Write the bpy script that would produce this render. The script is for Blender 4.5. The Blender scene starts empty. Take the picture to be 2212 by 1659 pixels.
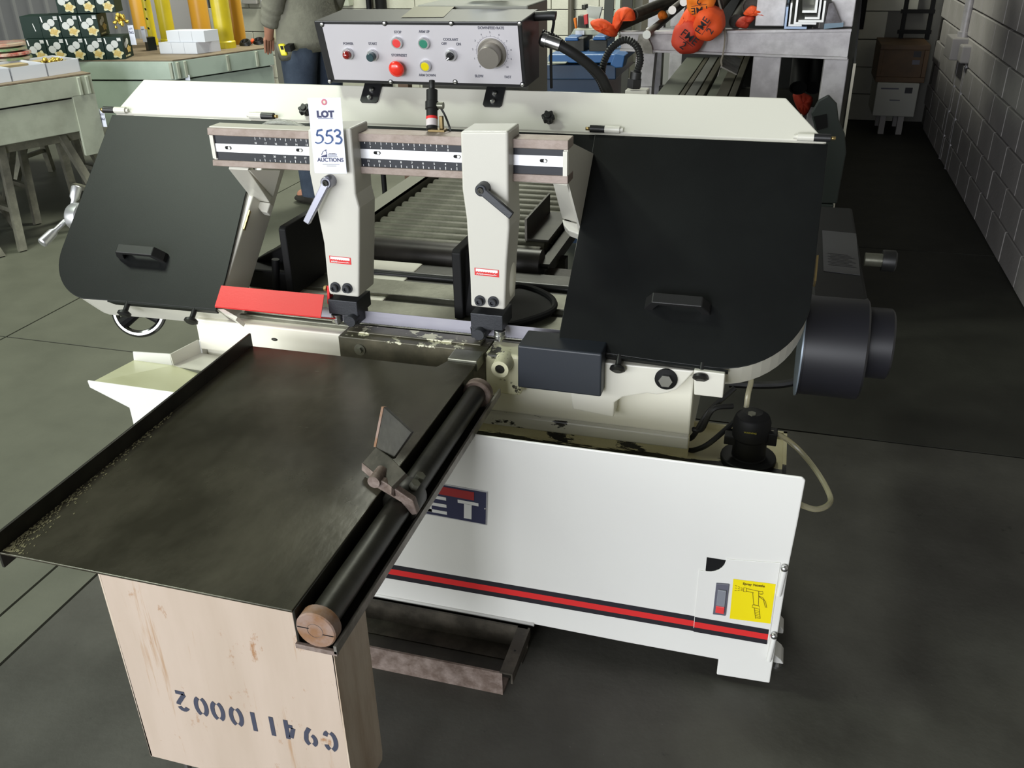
import bpy, bmesh, math, random
from mathutils import Vector as V, Matrix
random.seed(7)
SC = bpy.context.scene
COL = SC.collection
PI = math.pi

# ------------------------------------------------------------ camera
cd = bpy.data.cameras.new('camera'); cam = bpy.data.objects.new('camera', cd); COL.objects.link(cam)
cd.sensor_width = 36; cd.lens = 31.4873; cd.clip_start = .05
_r, _u, _b = V((0.961, 0.276, -0.0184)), V((-0.1109, 0.4453, 0.8885)), V((0.2534, -0.8518, 0.4585))
cam.matrix_world = Matrix(((_r.x,_u.x,_b.x,-0.1027),(_r.y,_u.y,_b.y,-1.3045),(_r.z,_u.z,_b.z,1.447),(0,0,0,1)))
SC.camera = cam
# ------------------------------------------------------------ world, lamps, exposure
wd = bpy.data.worlds.new('world'); SC.world = wd; wd.use_nodes = True
bg = wd.node_tree.nodes['Background']; bg.inputs[0].default_value = (.75,.85,1,1); bg.inputs[1].default_value = 1.0
def area(name, loc, target, sx, sy, power, col, spread=180):
    l = bpy.data.lights.new(name,'AREA'); l.shape='RECTANGLE'; l.size=sx; l.size_y=sy; l.energy=power; l.color=col
    l.spread = math.radians(spread)
    o = bpy.data.objects.new(name,l); COL.objects.link(o); o.location=loc
    o.rotation_euler = (V(target)-V(loc)).to_track_quat('-Z','Y').to_euler(); return o
area('ceiling_lamp', (-3.7,-.15,4.3), (-3.2,.3,0), .9, .55, 84, (.88,1,.83))
area('aisle_lamp', (-2.9,1.3,4.5), (-3.4,2.6,.5), 1.2, .5, 70, (.95,1,.87))
area('rear_lamp', (-2.2,5.0,4.4), (-3.0,5.6,.6), 1.8, .6, 270, (.97,1,.87))
area('door_daylight', (-.95,-5.6,1.5), (-.6,0,.4), .8, 1.5, 108, (.92,.95,1))
area('bay_opening', (-2.3,-5.9,1.9), (-1.2,0,.5), 4.0, 3.2, 285, (.95,.97,1))
area('left_fill', (-7.0,-5.9,1.9), (-.9,.2,.4), 4.2, 3.2, 400, (.97,1,.97))  # added fill from the far left, brightens the base behind the pedestal
SC.view_settings.view_transform='Standard'; SC.view_settings.look='None'; SC.view_settings.gamma=1
SC.view_settings.use_curve_mapping=False; SC.view_settings.exposure=0.0

# ------------------------------------------------------------ materials
def srgb(r,g,b):
    f=lambda c:(c/255/12.92) if c/255<=.04045 else ((c/255+.055)/1.055)**2.4
    return (f(r),f(g),f(b))
MATS={}
def mat(name, col, rough=.5, metal=0, spec=.5, var=None, vs=6, bump=0, bs=60, trans=0, emit=None, coat=0, stretch=None):
    """col linear; var = second colour mixed by noise (col2, low, high); bump = fine relief"""
    m=bpy.data.materials.new(name); m.use_nodes=True; nt=m.node_tree; b=nt.nodes['Principled BSDF']
    b.inputs['Base Color'].default_value=(*col,1); b.inputs['Roughness'].default_value=rough; b.inputs['Metallic'].default_value=metal
    b.inputs['Specular IOR Level'].default_value=spec; b.inputs['Coat Weight'].default_value=coat; b.inputs['Coat Roughness'].default_value=.15
    b.inputs['Transmission Weight'].default_value=trans
    if emit: b.inputs['Emission Color'].default_value=(*emit[0],1); b.inputs['Emission Strength'].default_value=emit[1]
    if var or bump:
        tc=nt.nodes.new('ShaderNodeTexCoord'); src=tc.outputs['Object']
        if stretch:
            mp=nt.nodes.new('ShaderNodeMapping'); mp.inputs['Scale'].default_value=stretch; nt.links.new(src,mp.inputs[0]); src=mp.outputs[0]
    if var:
        col2,lo,hi=var
        n=nt.nodes.new('ShaderNodeTexNoise'); n.inputs['Scale'].default_value=vs; n.inputs['Detail'].default_value=8; n.inputs['Roughness'].default_value=.62
        nt.links.new(src,n.inputs['Vector'])
        rp=nt.nodes.new('ShaderNodeValToRGB'); rp.color_ramp.elements[0].position=lo; rp.color_ramp.elements[1].position=hi
        rp.color_ramp.elements[0].color=(*col,1); rp.color_ramp.elements[1].color=(*col2,1)
        nt.links.new(n.outputs[0],rp.inputs[0]); nt.links.new(rp.outputs[0],b.inputs['Base Color'])
    if bump:
        n2=nt.nodes.new('ShaderNodeTexNoise'); n2.inputs['Scale'].default_value=bs; n2.inputs['Detail'].default_value=4
        nt.links.new(src,n2.inputs['Vector'])
        bp=nt.nodes.new('ShaderNodeBump'); bp.inputs['Strength'].default_value=bump; bp.inputs['Distance'].default_value=.004
        nt.links.new(n2.outputs[0],bp.inputs['Height']); nt.links.new(bp.outputs[0],b.inputs['Normal'])
    MATS[name]=m; return m
def chipped(m, col, lo, hi, vs=9, stretch=(1,1,1), detail=10, zr=None, offset=(0,0,0), rough=.75):
    """worn patches of another colour over a painted surface, with ragged edges, optionally kept to a height band"""
    nt=m.node_tree; b=nt.nodes['Principled BSDF']
    tc=nt.nodes.new('ShaderNodeTexCoord'); mp=nt.nodes.new('ShaderNodeMapping'); mp.inputs['Scale'].default_value=stretch; mp.inputs['Location'].default_value=offset
    nt.links.new(tc.outputs['Object'],mp.inputs[0])
    n=nt.nodes.new('ShaderNodeTexNoise'); n.inputs['Scale'].default_value=vs; n.inputs['Detail'].default_value=detail; n.inputs['Roughness'].default_value=.7
    nt.links.new(mp.outputs[0],n.inputs['Vector'])
    rp=nt.nodes.new('ShaderNodeValToRGB'); rp.color_ramp.elements[0].position=lo; rp.color_ramp.elements[1].position=hi
    nt.links.new(n.outputs[0],rp.inputs[0]); fac=rp.outputs[0]
    if zr:
        ax,a0,a1,a2,a3=zr
        sp=nt.nodes.new('ShaderNodeSeparateXYZ'); nt.links.new(tc.outputs['Object'],sp.inputs[0])
        r2=nt.nodes.new('ShaderNodeMapRange'); r2.inputs[1].default_value=a0; r2.inputs[2].default_value=a1; nt.links.new(sp.outputs[ax],r2.inputs[0])
        r3=nt.nodes.new('ShaderNodeMapRange'); r3.inputs[1].default_value=a3; r3.inputs[2].default_value=a2; nt.links.new(sp.outputs[ax],r3.inputs[0])
        mm=nt.nodes.new('ShaderNodeMath'); mm.operation='MULTIPLY'; nt.links.new(r2.outputs[0],mm.inputs[0]); nt.links.new(r3.outputs[0],mm.inputs[1])
        # shift the noise threshold with the band so that the patch stays ragged
        ad=nt.nodes.new('ShaderNodeMath'); ad.operation='MULTIPLY_ADD'; ad.inputs[1].default_value=.35; nt.links.new(mm.outputs[0],ad.inputs[0]); 
        nt.links.new(n.outputs[0],ad.inputs[2]); sb=nt.nodes.new('ShaderNodeMath'); sb.operation='SUBTRACT'; sb.inputs[1].default_value=.35
        nt.links.new(ad.outputs[0],sb.inputs[0]); nt.links.new(sb.outputs[0],rp.inputs[0])
    mx=nt.nodes.new('ShaderNodeMix'); mx.data_type='RGBA'
    old=b.inputs['Base Color'].links
    if old: nt.links.new(old[0].from_socket,mx.inputs[6])
    else: mx.inputs[6].default_value=b.inputs['Base Color'].default_value
    mx.inputs[7].default_value=(*col,1); nt.links.new(fac,mx.inputs[0]); nt.links.new(mx.outputs[2],b.inputs['Base Color'])
    return m

enamel=mat('cream_enamel',(.64,.625,.555),.34,coat=.12,bump=.03,bs=300)
enamel_w=mat('white_enamel',(.70,.695,.66),.35,coat=.08,bump=.02,bs=300)
enamel_ledge=mat('peeling_enamel',(.66,.65,.58),.3,coat=.2)
chipped(enamel_ledge,(.010,.009,.007),.56,.575,vs=11,stretch=(.6,1.5,1.5),offset=(1.2,.3,0),zr=(0,-1.2,-.9,-.50,-.36))
enamel_arm=mat('arm_enamel',(.545,.53,.475),.38,coat=.1,bump=.04,bs=220)
enamel_bed=mat('worn_enamel',(.82,.80,.69),.4,coat=.15)
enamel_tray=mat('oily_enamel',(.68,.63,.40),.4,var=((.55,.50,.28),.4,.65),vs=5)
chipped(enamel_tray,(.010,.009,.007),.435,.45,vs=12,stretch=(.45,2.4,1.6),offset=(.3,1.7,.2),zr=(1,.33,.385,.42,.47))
enamel_tray2=mat('wing_enamel',(.66,.66,.44),.35,coat=.1,var=((.60,.60,.38),.4,.65),vs=4)
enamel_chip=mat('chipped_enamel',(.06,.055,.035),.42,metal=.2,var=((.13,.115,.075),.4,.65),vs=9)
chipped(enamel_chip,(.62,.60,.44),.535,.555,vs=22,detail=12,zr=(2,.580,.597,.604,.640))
enamel_boss=mat('chipped_boss_enamel',(.60,.58,.40),.45)
chipped(enamel_boss,(.03,.028,.018),.57,.59,vs=24,detail=10)
beige=mat('beige_enamel',(.46,.375,.305),.45,var=((.41,.33,.26),.4,.7),vs=4,stretch=(3,3,.5))
chipped(beige,(.30,.16,.075),.615,.70,vs=24,stretch=(1.6,1,.8),offset=(2,.4,.7))
chipped(beige,(.36,.24,.15),.60,.70,vs=9,stretch=(4,1,.22),offset=(5,.4,.7),detail=6)
chipped(beige,(.28,.14,.06),.62,.68,vs=60,stretch=(1,1,1),offset=(1,.4,.2),zr=(2,.10,.14,.22,.45))
cover=mat('black_sheet',(.0045,.005,.0052),.42,spec=.24,bump=.05,bs=700,var=((.007,.008,.008),.4,.7),vs=3)
cover_sm=mat('black_smooth',(.012,.012,.013),.38,spec=.5)
matte_black=mat('matte_black',(.0055,.0055,.006),.6,spec=.2)
rubber=mat('black_rubber',(.010,.010,.010),.45,spec=.4)
slate=mat('slate_sheet',(.016,.02,.028),.45,bump=.05,bs=700)
lever_grey=mat('lever_reflection_tone',(.28,.28,.33),.3,metal=.75)  # left lever only: bright reflection put into a paler metal colour
blackoxide=mat('black_oxide_steel',(.03,.032,.038),.42,metal=.3,bump=.08,bs=250)
steel=mat('bright_steel',(.62,.62,.62),.28,metal=1,bump=.03,bs=200)
chrome=mat('chrome',(.17,.17,.17),.18,metal=1)
bladesteel=mat('blade_steel',(.42,.41,.47),.45,metal=.75,bump=.05,bs=90,stretch=(.1,1,1))
ground=mat('ground_steel',(.20,.20,.16),.33,metal=.6,var=((.12,.12,.09),.35,.7),vs=14,bump=.06,bs=120)
flange_steel=mat('brown_flange_steel',(.30,.245,.215),.5,metal=.35,var=((.22,.17,.14),.4,.7),vs=30,bump=.08,bs=160)
plate_steel=mat('oily_plate_steel',(.030,.027,.016),.27,spec=.5,metal=.35,var=((.085,.078,.055),.40,.74),vs=5.5,bump=.10,bs=55,stretch=(1,.6,1))
chipped(plate_steel,(.22,.21,.16),.69,.76,vs=34,stretch=(.25,1.8,1),offset=(1,3,0))
dark_steel=mat('dark_steel',(.018,.017,.013),.4,metal=.4,var=((.04,.038,.028),.4,.7),vs=12,bump=.06,bs=90)
lip_steel=mat('scuffed_steel',(.15,.14,.12),.45,metal=.5,var=((.30,.28,.25),.4,.65),vs=20,bump=.1,bs=90)
rust=mat('rusty_steel',(.12,.085,.068),.6,metal=.2,var=((.24,.19,.165),.4,.66),vs=35,bump=.3,bs=140)
rust_dark=mat('rusty_dark_steel',(.024,.020,.013),.6,metal=.1,var=((.07,.06,.045),.42,.7),vs=18,bump=.2,bs=90)
rust_end=mat('rusty_bar_end',(.20,.10,.045),.7,var=((.24,.165,.13),.4,.6),vs=30,bump=.2,bs=120)
roller_mat=mat('worn_roller_steel',(.05,.048,.033),.5,metal=.4,var=((.085,.082,.06),.4,.65),vs=18,bump=.12,bs=120)
red=mat('red_enamel',(.60,.025,.025),.4,bump=.03,bs=200)
redflat=mat('red_print',(.62,.02,.02),.5)
blackflat=mat('black_print',(.012,.011,.016),.5)
whiteflat=mat('white_print',(.8,.8,.8),.5)
navyflat=mat('navy_print',(.02,.022,.06),.5)
greyflat=mat('grey_print',(.10,.10,.13),.5)
yellowflat=mat('yellow_sticker',(.80,.66,.0),.45)
inkyellow=mat('brown_ink',(.16,.11,0),.6)
tagpaper=mat('tag_paper',(.72,.74,.86),.6)
panelmat=mat('brushed_panel',(.56,.54,.57),.42,metal=.25)
scaleblack=mat('scale_plate',(.02,.022,.03),.22,spec=.6)
alu=mat('brushed_aluminium',(.62,.62,.64),.38,metal=.9)
brass=mat('brass',(.45,.33,.14),.35,metal=.9)
galv=mat('galvanised_steel',(.42,.40,.41),.5,metal=.35,var=((.55,.53,.54),.4,.62),vs=16,bump=.05,bs=60)
btn_red=mat('button_red',(.70,.05,.05),.35); lens_red=mat('lens_red',(.22,.008,.006),.15,coat=.6)
btn_green=mat('button_green',(.03,.20,.13),.35); btn_yellow=mat('button_yellow',(.66,.55,.0),.35); btn_dark=mat('button_dark',(.03,.06,.07),.3)
mush_red=mat('mushroom_red',(.75,.03,.015),.25,coat=.4)
knobgrey=mat('knob_grey',(.27,.25,.22),.38,metal=.6)
clear_hose=mat('clear_hose',(.62,.58,.40),.2,trans=.6)
motor_black=mat('motor_black',(.013,.013,.017),.42)
braid=mat('steel_braid',(.45,.45,.42),.35,metal=.8,bump=.6,bs=700)
orange=mat('orange_cloth',(.78,.085,.012),.7,bump=.25,bs=45); orange2=mat('orange_cloth_pale',(.82,.20,.012),.7,bump=.25,bs=45); orange_d=mat('orange_cloth_deep',(.52,.045,.018),.7,bump=.25,bs=45)
cyl_yellow=mat('yellow_enamel',(.60,.47,.02),.35,var=((.50,.39,.02),.4,.7),vs=8); cyl_orange=mat('amber_enamel',(.62,.31,.03),.4)
greenbox=mat('dark_green_card',(.004,.020,.0135),.45,spec=.2); blackbox=mat('black_green_card',(.008,.014,.012),.4)
whitecard=mat('white_card',(.66,.68,.74),.6); cardboard=mat('cardboard',(.40,.31,.17),.7)
gold=mat('gold_print',(.48,.31,.06),.5,var=((.62,.48,.18),.4,.65),vs=60); goldfoil=mat('gold_foil',(.65,.47,.10),.25,metal=.8,bump=.5,bs=200)
cream_print=mat('cream_print',(.62,.58,.36),.5); pale_print=mat('pale_print',(.56,.57,.56),.5)
bench_paint=mat('bench_paint',(.43,.455,.37),.45,var=((.28,.29,.23),.45,.75),vs=5,bump=.05,bs=40)
chipped(bench_paint,(.10,.09,.06),.64,.70,vs=7)
bench_paint2=mat('bench_paint_green',(.45,.53,.46),.42,var=((.36,.43,.37),.45,.75),vs=4,bump=.05,bs=40)
wood_top=mat('bench_wood',(.22,.17,.115),.6,var=((.13,.095,.06),.4,.7),vs=6,stretch=(1,8,1))
trestle_mat=mat('trestle_steel',(.17,.165,.13),.55,metal=.3,var=((.28,.27,.21),.4,.7),vs=15)
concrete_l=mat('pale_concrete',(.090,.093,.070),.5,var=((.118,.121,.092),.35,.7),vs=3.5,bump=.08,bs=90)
concrete_s=mat('shaded_concrete',(.016,.016,.011),.65,var=((.028,.028,.021),.38,.68),vs=4,bump=.15,bs=60)  # darker copy of the slab colour, paints in the shade of the aisle
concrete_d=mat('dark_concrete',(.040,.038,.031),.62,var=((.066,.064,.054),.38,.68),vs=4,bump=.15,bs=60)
chipped(concrete_d,(.12,.115,.10),.70,.76,vs=5)
chipped(concrete_d,(.16,.155,.14),.72,.76,vs=110,detail=3)
chipped(concrete_d,(.010,.010,.008),.66,.74,vs=14,detail=6,offset=(3,1,0))
mortar=mat('mortar',(.17,.165,.15),.9); block_w=mat('painted_block',(.56,.55,.47),.7,bump=.25,bs=60,var=((.50,.49,.42),.4,.7),vs=5)
block_r=mat('grey_painted_block',(.40,.375,.36),.75,bump=.35,bs=60,var=((.34,.32,.30),.4,.7),vs=6)
mortar_r=mat('dark_mortar',(.13,.12,.11),.9)
clad=mat('grey_cladding',(.19,.19,.19),.5,bump=.05,bs=30); greypanel=mat('grey_panel',(.36,.34,.33),.55)
sweater=mat('grey_sweater',(.175,.17,.135),.9,bump=.5,bs=55,var=((.22,.215,.17),.4,.7),vs=14)
denim=mat('blue_denim',(.022,.034,.058),.85,bump=.3,bs=300,var=((.045,.062,.095),.4,.7),vs=9); skin=mat('skin',(.42,.20,.13),.55); hair=mat('brown_hair',(.05,.03,.02),.6)
shoe=mat('dark_shoe',(.02,.018,.015),.6)
blue=mat('blue_machine_paint',(.025,.11,.30),.4); blue_d=mat('deep_blue_paint',(.010,.035,.085),.35,coat=.3)
sheet_dark=mat('dark_sheet',(.02,.02,.02),.6); paleedge=mat('pale_sheet_edge',(.45,.42,.36),.6)
crate_wood=mat('crate_wood',(.11,.06,.025),.6,var=((.07,.04,.02),.4,.7),vs=7)
grey_green=mat('grey_green_paint',(.020,.027,.024),.5)
tan_ball=mat('tan_plastic',(.44,.41,.28),.45)

# ------------------------------------------------------------ mesh helpers
def catmull(pts, k=6, closed=False):
    pts=[V(p) for p in pts]; out=[]; n=len(pts)
    rng=range(n if closed else n-1)
    for i in rng:
        p1,p2=pts[i],pts[(i+1)%n]
        p0=pts[i-1] if (i>0 or closed) else p1*2-p2
        p3=pts[(i+2)%n] if (i+2<n or closed) else p2*2-p1
        for j in range(k):
            t=j/k
            out.append(.5*((2*p1)+(p2-p0)*t+(2*p0-5*p1+4*p2-p3)*t*t+(3*p1-p0-3*p2+p3)*t**3))
    if not closed: out.append(pts[-1])
    return out
def frame(d):
    d=V(d).normalized(); a=V((0,0,1)) if abs(d.z)<.9 else V((1,0,0))
    u=d.cross(a).normalized(); return d,u,d.cross(u)
class MB:
    def __init__(s): s.v=[]; s.f=[]; s.mi=[]; s.m=0; s.sm=[]; s.smooth=False; s.soft=False
    def add(s,vs,fs):
        b=len(s.v); s.v+=[tuple(p) for p in vs]
        for f in fs: s.f.append([i+b for i in f]); s.mi.append(s.m); s.sm.append(s.smooth)
        return s
    def poly(s,pts): return s.add(pts,[list(range(len(pts)))])
    def obox(s,o,a,b,c):
        o,a,b,c=V(o),V(a),V(b),V(c)
        return s.add([o,o+a,o+a+b,o+b,o+c,o+a+c,o+a+b+c,o+b+c],[[0,3,2,1],[4,5,6,7],[0,1,5,4],[1,2,6,5],[2,3,7,6],[3,0,4,7]])
    def box(s,x0,x1,y0,y1,z0,z1): return s.obox((x0,y0,z0),(x1-x0,0,0),(0,y1-y0,0),(0,0,z1-z0))
    def prism(s,pts,vec):
        n=len(pts); vec=V(vec); p=[V(q) for q in pts]
        return s.add(p+[q+vec for q in p],[list(range(n))[::-1],list(range(n,2*n))]+[[i,(i+1)%n,n+(i+1)%n,n+i] for i in range(n)])
    def loft(s,rings,caps=True,closed=True):
        n=len(rings[0]); vs=[p for r in rings for p in r]; fs=[]
        sm=s.smooth
        for k in range(len(rings)-1):
            for i in range(n if closed else n-1):
                j=(i+1)%n; fs.append([k*n+i,k*n+j,(k+1)*n+j,(k+1)*n+i])
        s.add(vs,fs)
        if caps:
            s.smooth=False; s.poly(rings[0][::-1]); s.poly(rings[-1]); s.smooth=sm
        return s
    def lathe(s,o,axis,prof,n=20,caps=True):
        d,u,w=frame(axis); o=V(o); sm=s.smooth; s.smooth=True
        rings=[[o+d*h+(u*math.cos(2*PI*i/n)+w*math.sin(2*PI*i/n))*max(r,1e-5) for i in range(n)] for r,h in prof]
        # sharp shoulders: start a new strip at each profile corner
        for a,b in zip(rings,rings[1:]): s.loft([a,b],caps=False)
        s.smooth=False
        if caps: s.poly(rings[0][::-1]); s.poly(rings[-1])
        s.smooth=sm; return s
    def cyl(s,p,q,r,n=16,r2=None): 
        p,q=V(p),V(q); return s.lathe(p,q-p,[(r,0),(r if r2 is None else r2,(q-p).length)],n)
    def tube(s,pts,r,n=8,k=6,closed=False,smooth=True):
        P=catmull(pts,k,closed) if smooth else [V(p) for p in pts]
        rings=[]; N=len(P); u=None
        for i,p in enumerate(P):
            a=P[i-1] if (i>0 or closed) else P[i]; b=P[(i+1)%N] if (i<N-1 or closed) else P[i]
            d=(b-a).normalized()
            if u is None: _,u,_w=frame(d)
            u=(u-d*u.dot(d)).normalized(); w=d.cross(u)
            rr=r[min(int(i*len(r)/N),len(r)-1)] if isinstance(r,(list,tuple)) else r
            rings.append([p+(u*math.cos(2*PI*j/n)+w*math.sin(2*PI*j/n))*rr for j in range(n)])
        sm=s.smooth; s.smooth=True
        if closed: rings.append(rings[0]); s.loft(rings,caps=False)
        else: s.loft(rings)
        s.smooth=sm; return s
    def sph(s,c,r,n=16,m=10,T=None):
        r=(r,r,r) if not isinstance(r,(tuple,list)) else r; c=V(c); rings=[]
        for i in range(m+1):
            a=PI*i/m-PI/2
            ring=[]
            for j in range(n):
                p=V((r[0]*math.cos(a)*math.cos(2*PI*j/n),r[1]*math.cos(a)*math.sin(2*PI*j/n),r[2]*math.sin(a)))
                if T: p=T@p
                ring.append(c+p)
            rings.append(ring)
        sm=s.smooth; s.smooth=True; s.loft(rings,caps=False); s.smooth=sm; return s
    def build(s,name,material,parent=None,bevel=0,seg=2,loc=None):
        me=bpy.data.meshes.new(name); me.from_pydata(s.v,[],s.f)
        ms=material if isinstance(material,(list,tuple)) else [material]
        for m in ms: me.materials.append(m)
        for p,i,sm in zip(me.polygons,s.mi,s.sm): p.material_index=i; p.use_smooth=sm
        bm=bmesh.new(); bm.from_mesh(me); bmesh.ops.remove_doubles(bm,verts=bm.verts,dist=1e-5); bmesh.ops.recalc_face_normals(bm,faces=bm.faces)
        for e in bm.edges:
            if not s.soft and len(e.link_faces)==2 and e.calc_face_angle(0)>.6: e.smooth=False
        bm.to_mesh(me); bm.free()
        o=bpy.data.objects.new(name,me); COL.objects.link(o)
        if parent:
            o.parent=parent
            if parent.type=='EMPTY' and parent.parent is None: o.location=-V(parent.location)
        if bevel:
            b=o.modifiers.new('bevel','BEVEL'); b.width=bevel; b.segments=seg; b.limit_method='ANGLE'; b.angle_limit=math.radians(35)
        return o
def tag(o,label,cat,group=None):
    o['label']=label; o['category']=cat
    if group: o['group']=group
    return o
def thing(name,label,cat,loc=(0,0,0),group=None):
    o=bpy.data.objects.new(name,None); COL.objects.link(o); o.location=loc; o.empty_display_size=.1; return tag(o,label,cat,group)
def lab(o,l): o['label']=l; return o
def dup(root,loc,label=None,rz=None):
    r=root.copy(); COL.objects.link(r); r.location=loc
    if rz is not None: r.rotation_euler=(0,0,rz)
    if label: r['label']=label
    for ch in root.children:
        c=ch.copy(); COL.objects.link(c); c.parent=r
        for g in ch.children:
            d=g.copy(); COL.objects.link(d); d.parent=c
    return r
def text(name,body,h,o,xd,yd,material,parent,align='CENTER',off=0,sx=1,lift=.0006,spacing=1,shear=0):
    """flat lettering: h = capital height, o = baseline anchor, xd/yd directions of the line and of up"""
    cu=bpy.data.curves.new(name,'FONT'); cu.body=body; cu.size=h/.7; cu.align_x=align; cu.offset=off; cu.extrude=.0002; cu.space_character=spacing; cu.shear=shear
    t=bpy.data.objects.new('tmp',cu); me=bpy.data.meshes.new_from_object(t)
    bpy.data.objects.remove(t); bpy.data.curves.remove(cu)
    xd,yd=V(xd).normalized(),V(yd).normalized(); n=xd.cross(yd); o=V(o)+n*lift
    me.transform(Matrix(((xd.x*sx,yd.x,n.x,o.x),(xd.y*sx,yd.y,n.y,o.y),(xd.z*sx,yd.z,n.z,o.z),(0,0,0,1))))
    me.materials.clear(); me.materials.append(material); me.name=name
    ob=bpy.data.objects.new(name,me); COL.objects.link(ob)
    if parent:
        ob.parent=parent
        if parent.type=='EMPTY' and parent.parent is None: ob.location=-V(parent.location)
    return ob
class Flat:
    """print on a plane: 2-D coordinates (a,b) -> o + a*xd + b*yd, lifted a hair"""
    def __init__(s,o,xd,yd,lift=.0006): s.o,s.x,s.y=V(o),V(xd).normalized(),V(yd).normalized(); s.n=s.x.cross(s.y); s.l=lift; s.mb=MB()
    def P(s,a,b,l=0): return s.o+s.x*a+s.y*b+s.n*(s.l+l)
    def poly(s,pts,l=0): s.mb.poly([s.P(a,b,l) for a,b in pts]); return s
    def rect(s,a0,a1,b0,b1,l=0): return s.poly([(a0,b0),(a1,b0),(a1,b1),(a0,b1)],l)
    def ell(s,a,b,ra,rb,rot=0,n=20,l=0):
        c,d=math.cos(rot),math.sin(rot)
        return s.poly([(a+ra*math.cos(t)*c-rb*math.sin(t)*d,b+ra*math.cos(t)*d+rb*math.sin(t)*c) for t in [2*PI*i/n for i in range(n)]],l)
    def ring(s,a,b,r0,r1,n=24,l=0):
        for i in range(n):
            t0,t1=2*PI*i/n,2*PI*(i+1)/n
            s.poly([(a+r0*math.cos(t0),b+r0*math.sin(t0)),(a+r1*math.cos(t0),b+r1*math.sin(t0)),(a+r1*math.cos(t1),b+r1*math.sin(t1)),(a+r0*math.cos(t1),b+r0*math.sin(t1))],l)
        return s
    def stroke(s,pts,w,l=0,cap=True):
        pts=[V((p[0],p[1],0)) for p in pts]; N=len(pts); L=[];R=[]
        for i,p in enumerate(pts):
            d=(pts[min(i+1,N-1)]-pts[max(i-1,0)]).normalized(); n=V((-d.y,d.x,0))
            ww=(w[min(i,len(w)-1)] if isinstance(w,(list,tuple)) else w)/2
            L.append(p+n*ww); R.append(p-n*ww)
        for i in range(N-1): s.poly([(L[i].x,L[i].y),(R[i].x,R[i].y),(R[i+1].x,R[i+1].y),(L[i+1].x,L[i+1].y)],l)
        return s
def arc(cx,cy,rx,ry,a0,a1,n=10): return [(cx+rx*math.cos(math.radians(a0+(a1-a0)*i/n)),cy+ry*math.sin(math.radians(a0+(a1-a0)*i/n))) for i in range(n+1)]
def hexbolt(mb,p,axis,r,h,washer=None,wh=.003):
    d,u,w=frame(axis); p=V(p)
    if washer: mb.lathe(p,axis,[(washer,0),(washer,wh)],20); p=p+d*wh
    mb.prism([p+(u*math.cos(PI*i/3)+w*math.sin(PI*i/3))*r for i in range(6)],d*h)
def capscrew(mb,p,axis,r,h,washer=None):
    d,u,w=frame(axis); p=V(p)
    if washer: mb.lathe(p,axis,[(washer,0),(washer,.003)],20); p=p+d*.003
    mb.lathe(p,axis,[(r,0),(r,h),(r*.55,h),(r*.5,h*.5),(0,h*.5)],18)

# ------------------------------------------------------------ the room
def struct(o): o['kind']='structure'; return o
fl=struct(MB().box(-9.1,1.15,-13.1,6.62,-.1,-.012).build('floor',mortar))
def slab(x0,x1,y0,y1,m):
    g=.004; return MB().box(x0+g,x1-g,y0+g,y1-g,-.012,0).build('concrete_slab',m,fl)
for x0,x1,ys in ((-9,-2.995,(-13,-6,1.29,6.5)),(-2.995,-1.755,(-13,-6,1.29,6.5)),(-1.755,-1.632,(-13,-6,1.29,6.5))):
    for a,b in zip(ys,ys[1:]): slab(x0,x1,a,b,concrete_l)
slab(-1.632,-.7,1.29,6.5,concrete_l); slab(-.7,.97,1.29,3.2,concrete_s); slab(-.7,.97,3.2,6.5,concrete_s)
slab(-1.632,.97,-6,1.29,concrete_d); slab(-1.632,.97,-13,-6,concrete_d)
wr=struct(MB().box(.972,1.15,-13,6.62,0,5).build('wall_right',mortar_r))
HB,LB=.155,.34
blk=MB().box(-.03,0,.004,LB-.004,.003,HB-.006).build('concrete_block',block_r,wr,bevel=.004,seg=1); blk.location=(.978,.04,0)
for k in range(10):
    for i in range(19):
        if k==0 and i==0: continue
        y=.04+i*LB-(LB/2 if k%2 else 0)
        if y+LB>6.4: continue
        c=blk.copy(); COL.objects.link(c); c.location=(.978+random.uniform(-.001,.001),y,k*HB)
wb=struct(MB().box(-9.1,1.15,6.45,6.62,0,5).build('wall_back',mortar))
LB2,HB2=.40,.20
blk2=MB().box(.003,LB2-.003,0,.03,.003,HB2-.003).build('concrete_block',block_w,wb,bevel=.003,seg=1); blk2.location=(-5.2,6.424,0)
for k in range(8):
    for i in range(16):
        if k==0 and i==0: continue
        x=-5.2+i*LB2-(LB2/2 if k%2 else 0)
        if x+LB2>.96: continue
        c=blk2.copy(); COL.objects.link(c); c.location=(x,6.424,k*HB2)
wl=struct(MB().box(-9.1,-9,-13,6.62,0,5).build('wall_left',clad))
struct(MB().box(-9.1,1.15,-13.1,6.62,5,5.1).build('ceiling',mat('dark_ceiling',(.06,.06,.055),.8)))
f=MB(); f.box(-4.8,-4.4,-6.2,-6.05,0,5); f.box(-9.1,-4.8,-6.2,-6.05,3.6,5); f.box(-.35,1.15,-6.2,-6.05,0,5); f.box(-4.4,-.35,-6.2,-6.05,3.6,5)
struct(f.build('wall_front',clad))
# ribbed grey metal cladding on the left part of the back wall
cl=MB()
cl.box(-9,-5.22,6.40,6.449,0,3)
cla=struct(cl.build('trim_cladding',clad))
for i in range(19):
    x=-8.9+i*.19
    MB().prism([(x,6.40,.02),(x+.014,6.378,.02),(x+.034,6.378,.02),(x+.048,6.40,.02)],(0,0,2.95)).build('rib',clad,cla)
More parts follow.
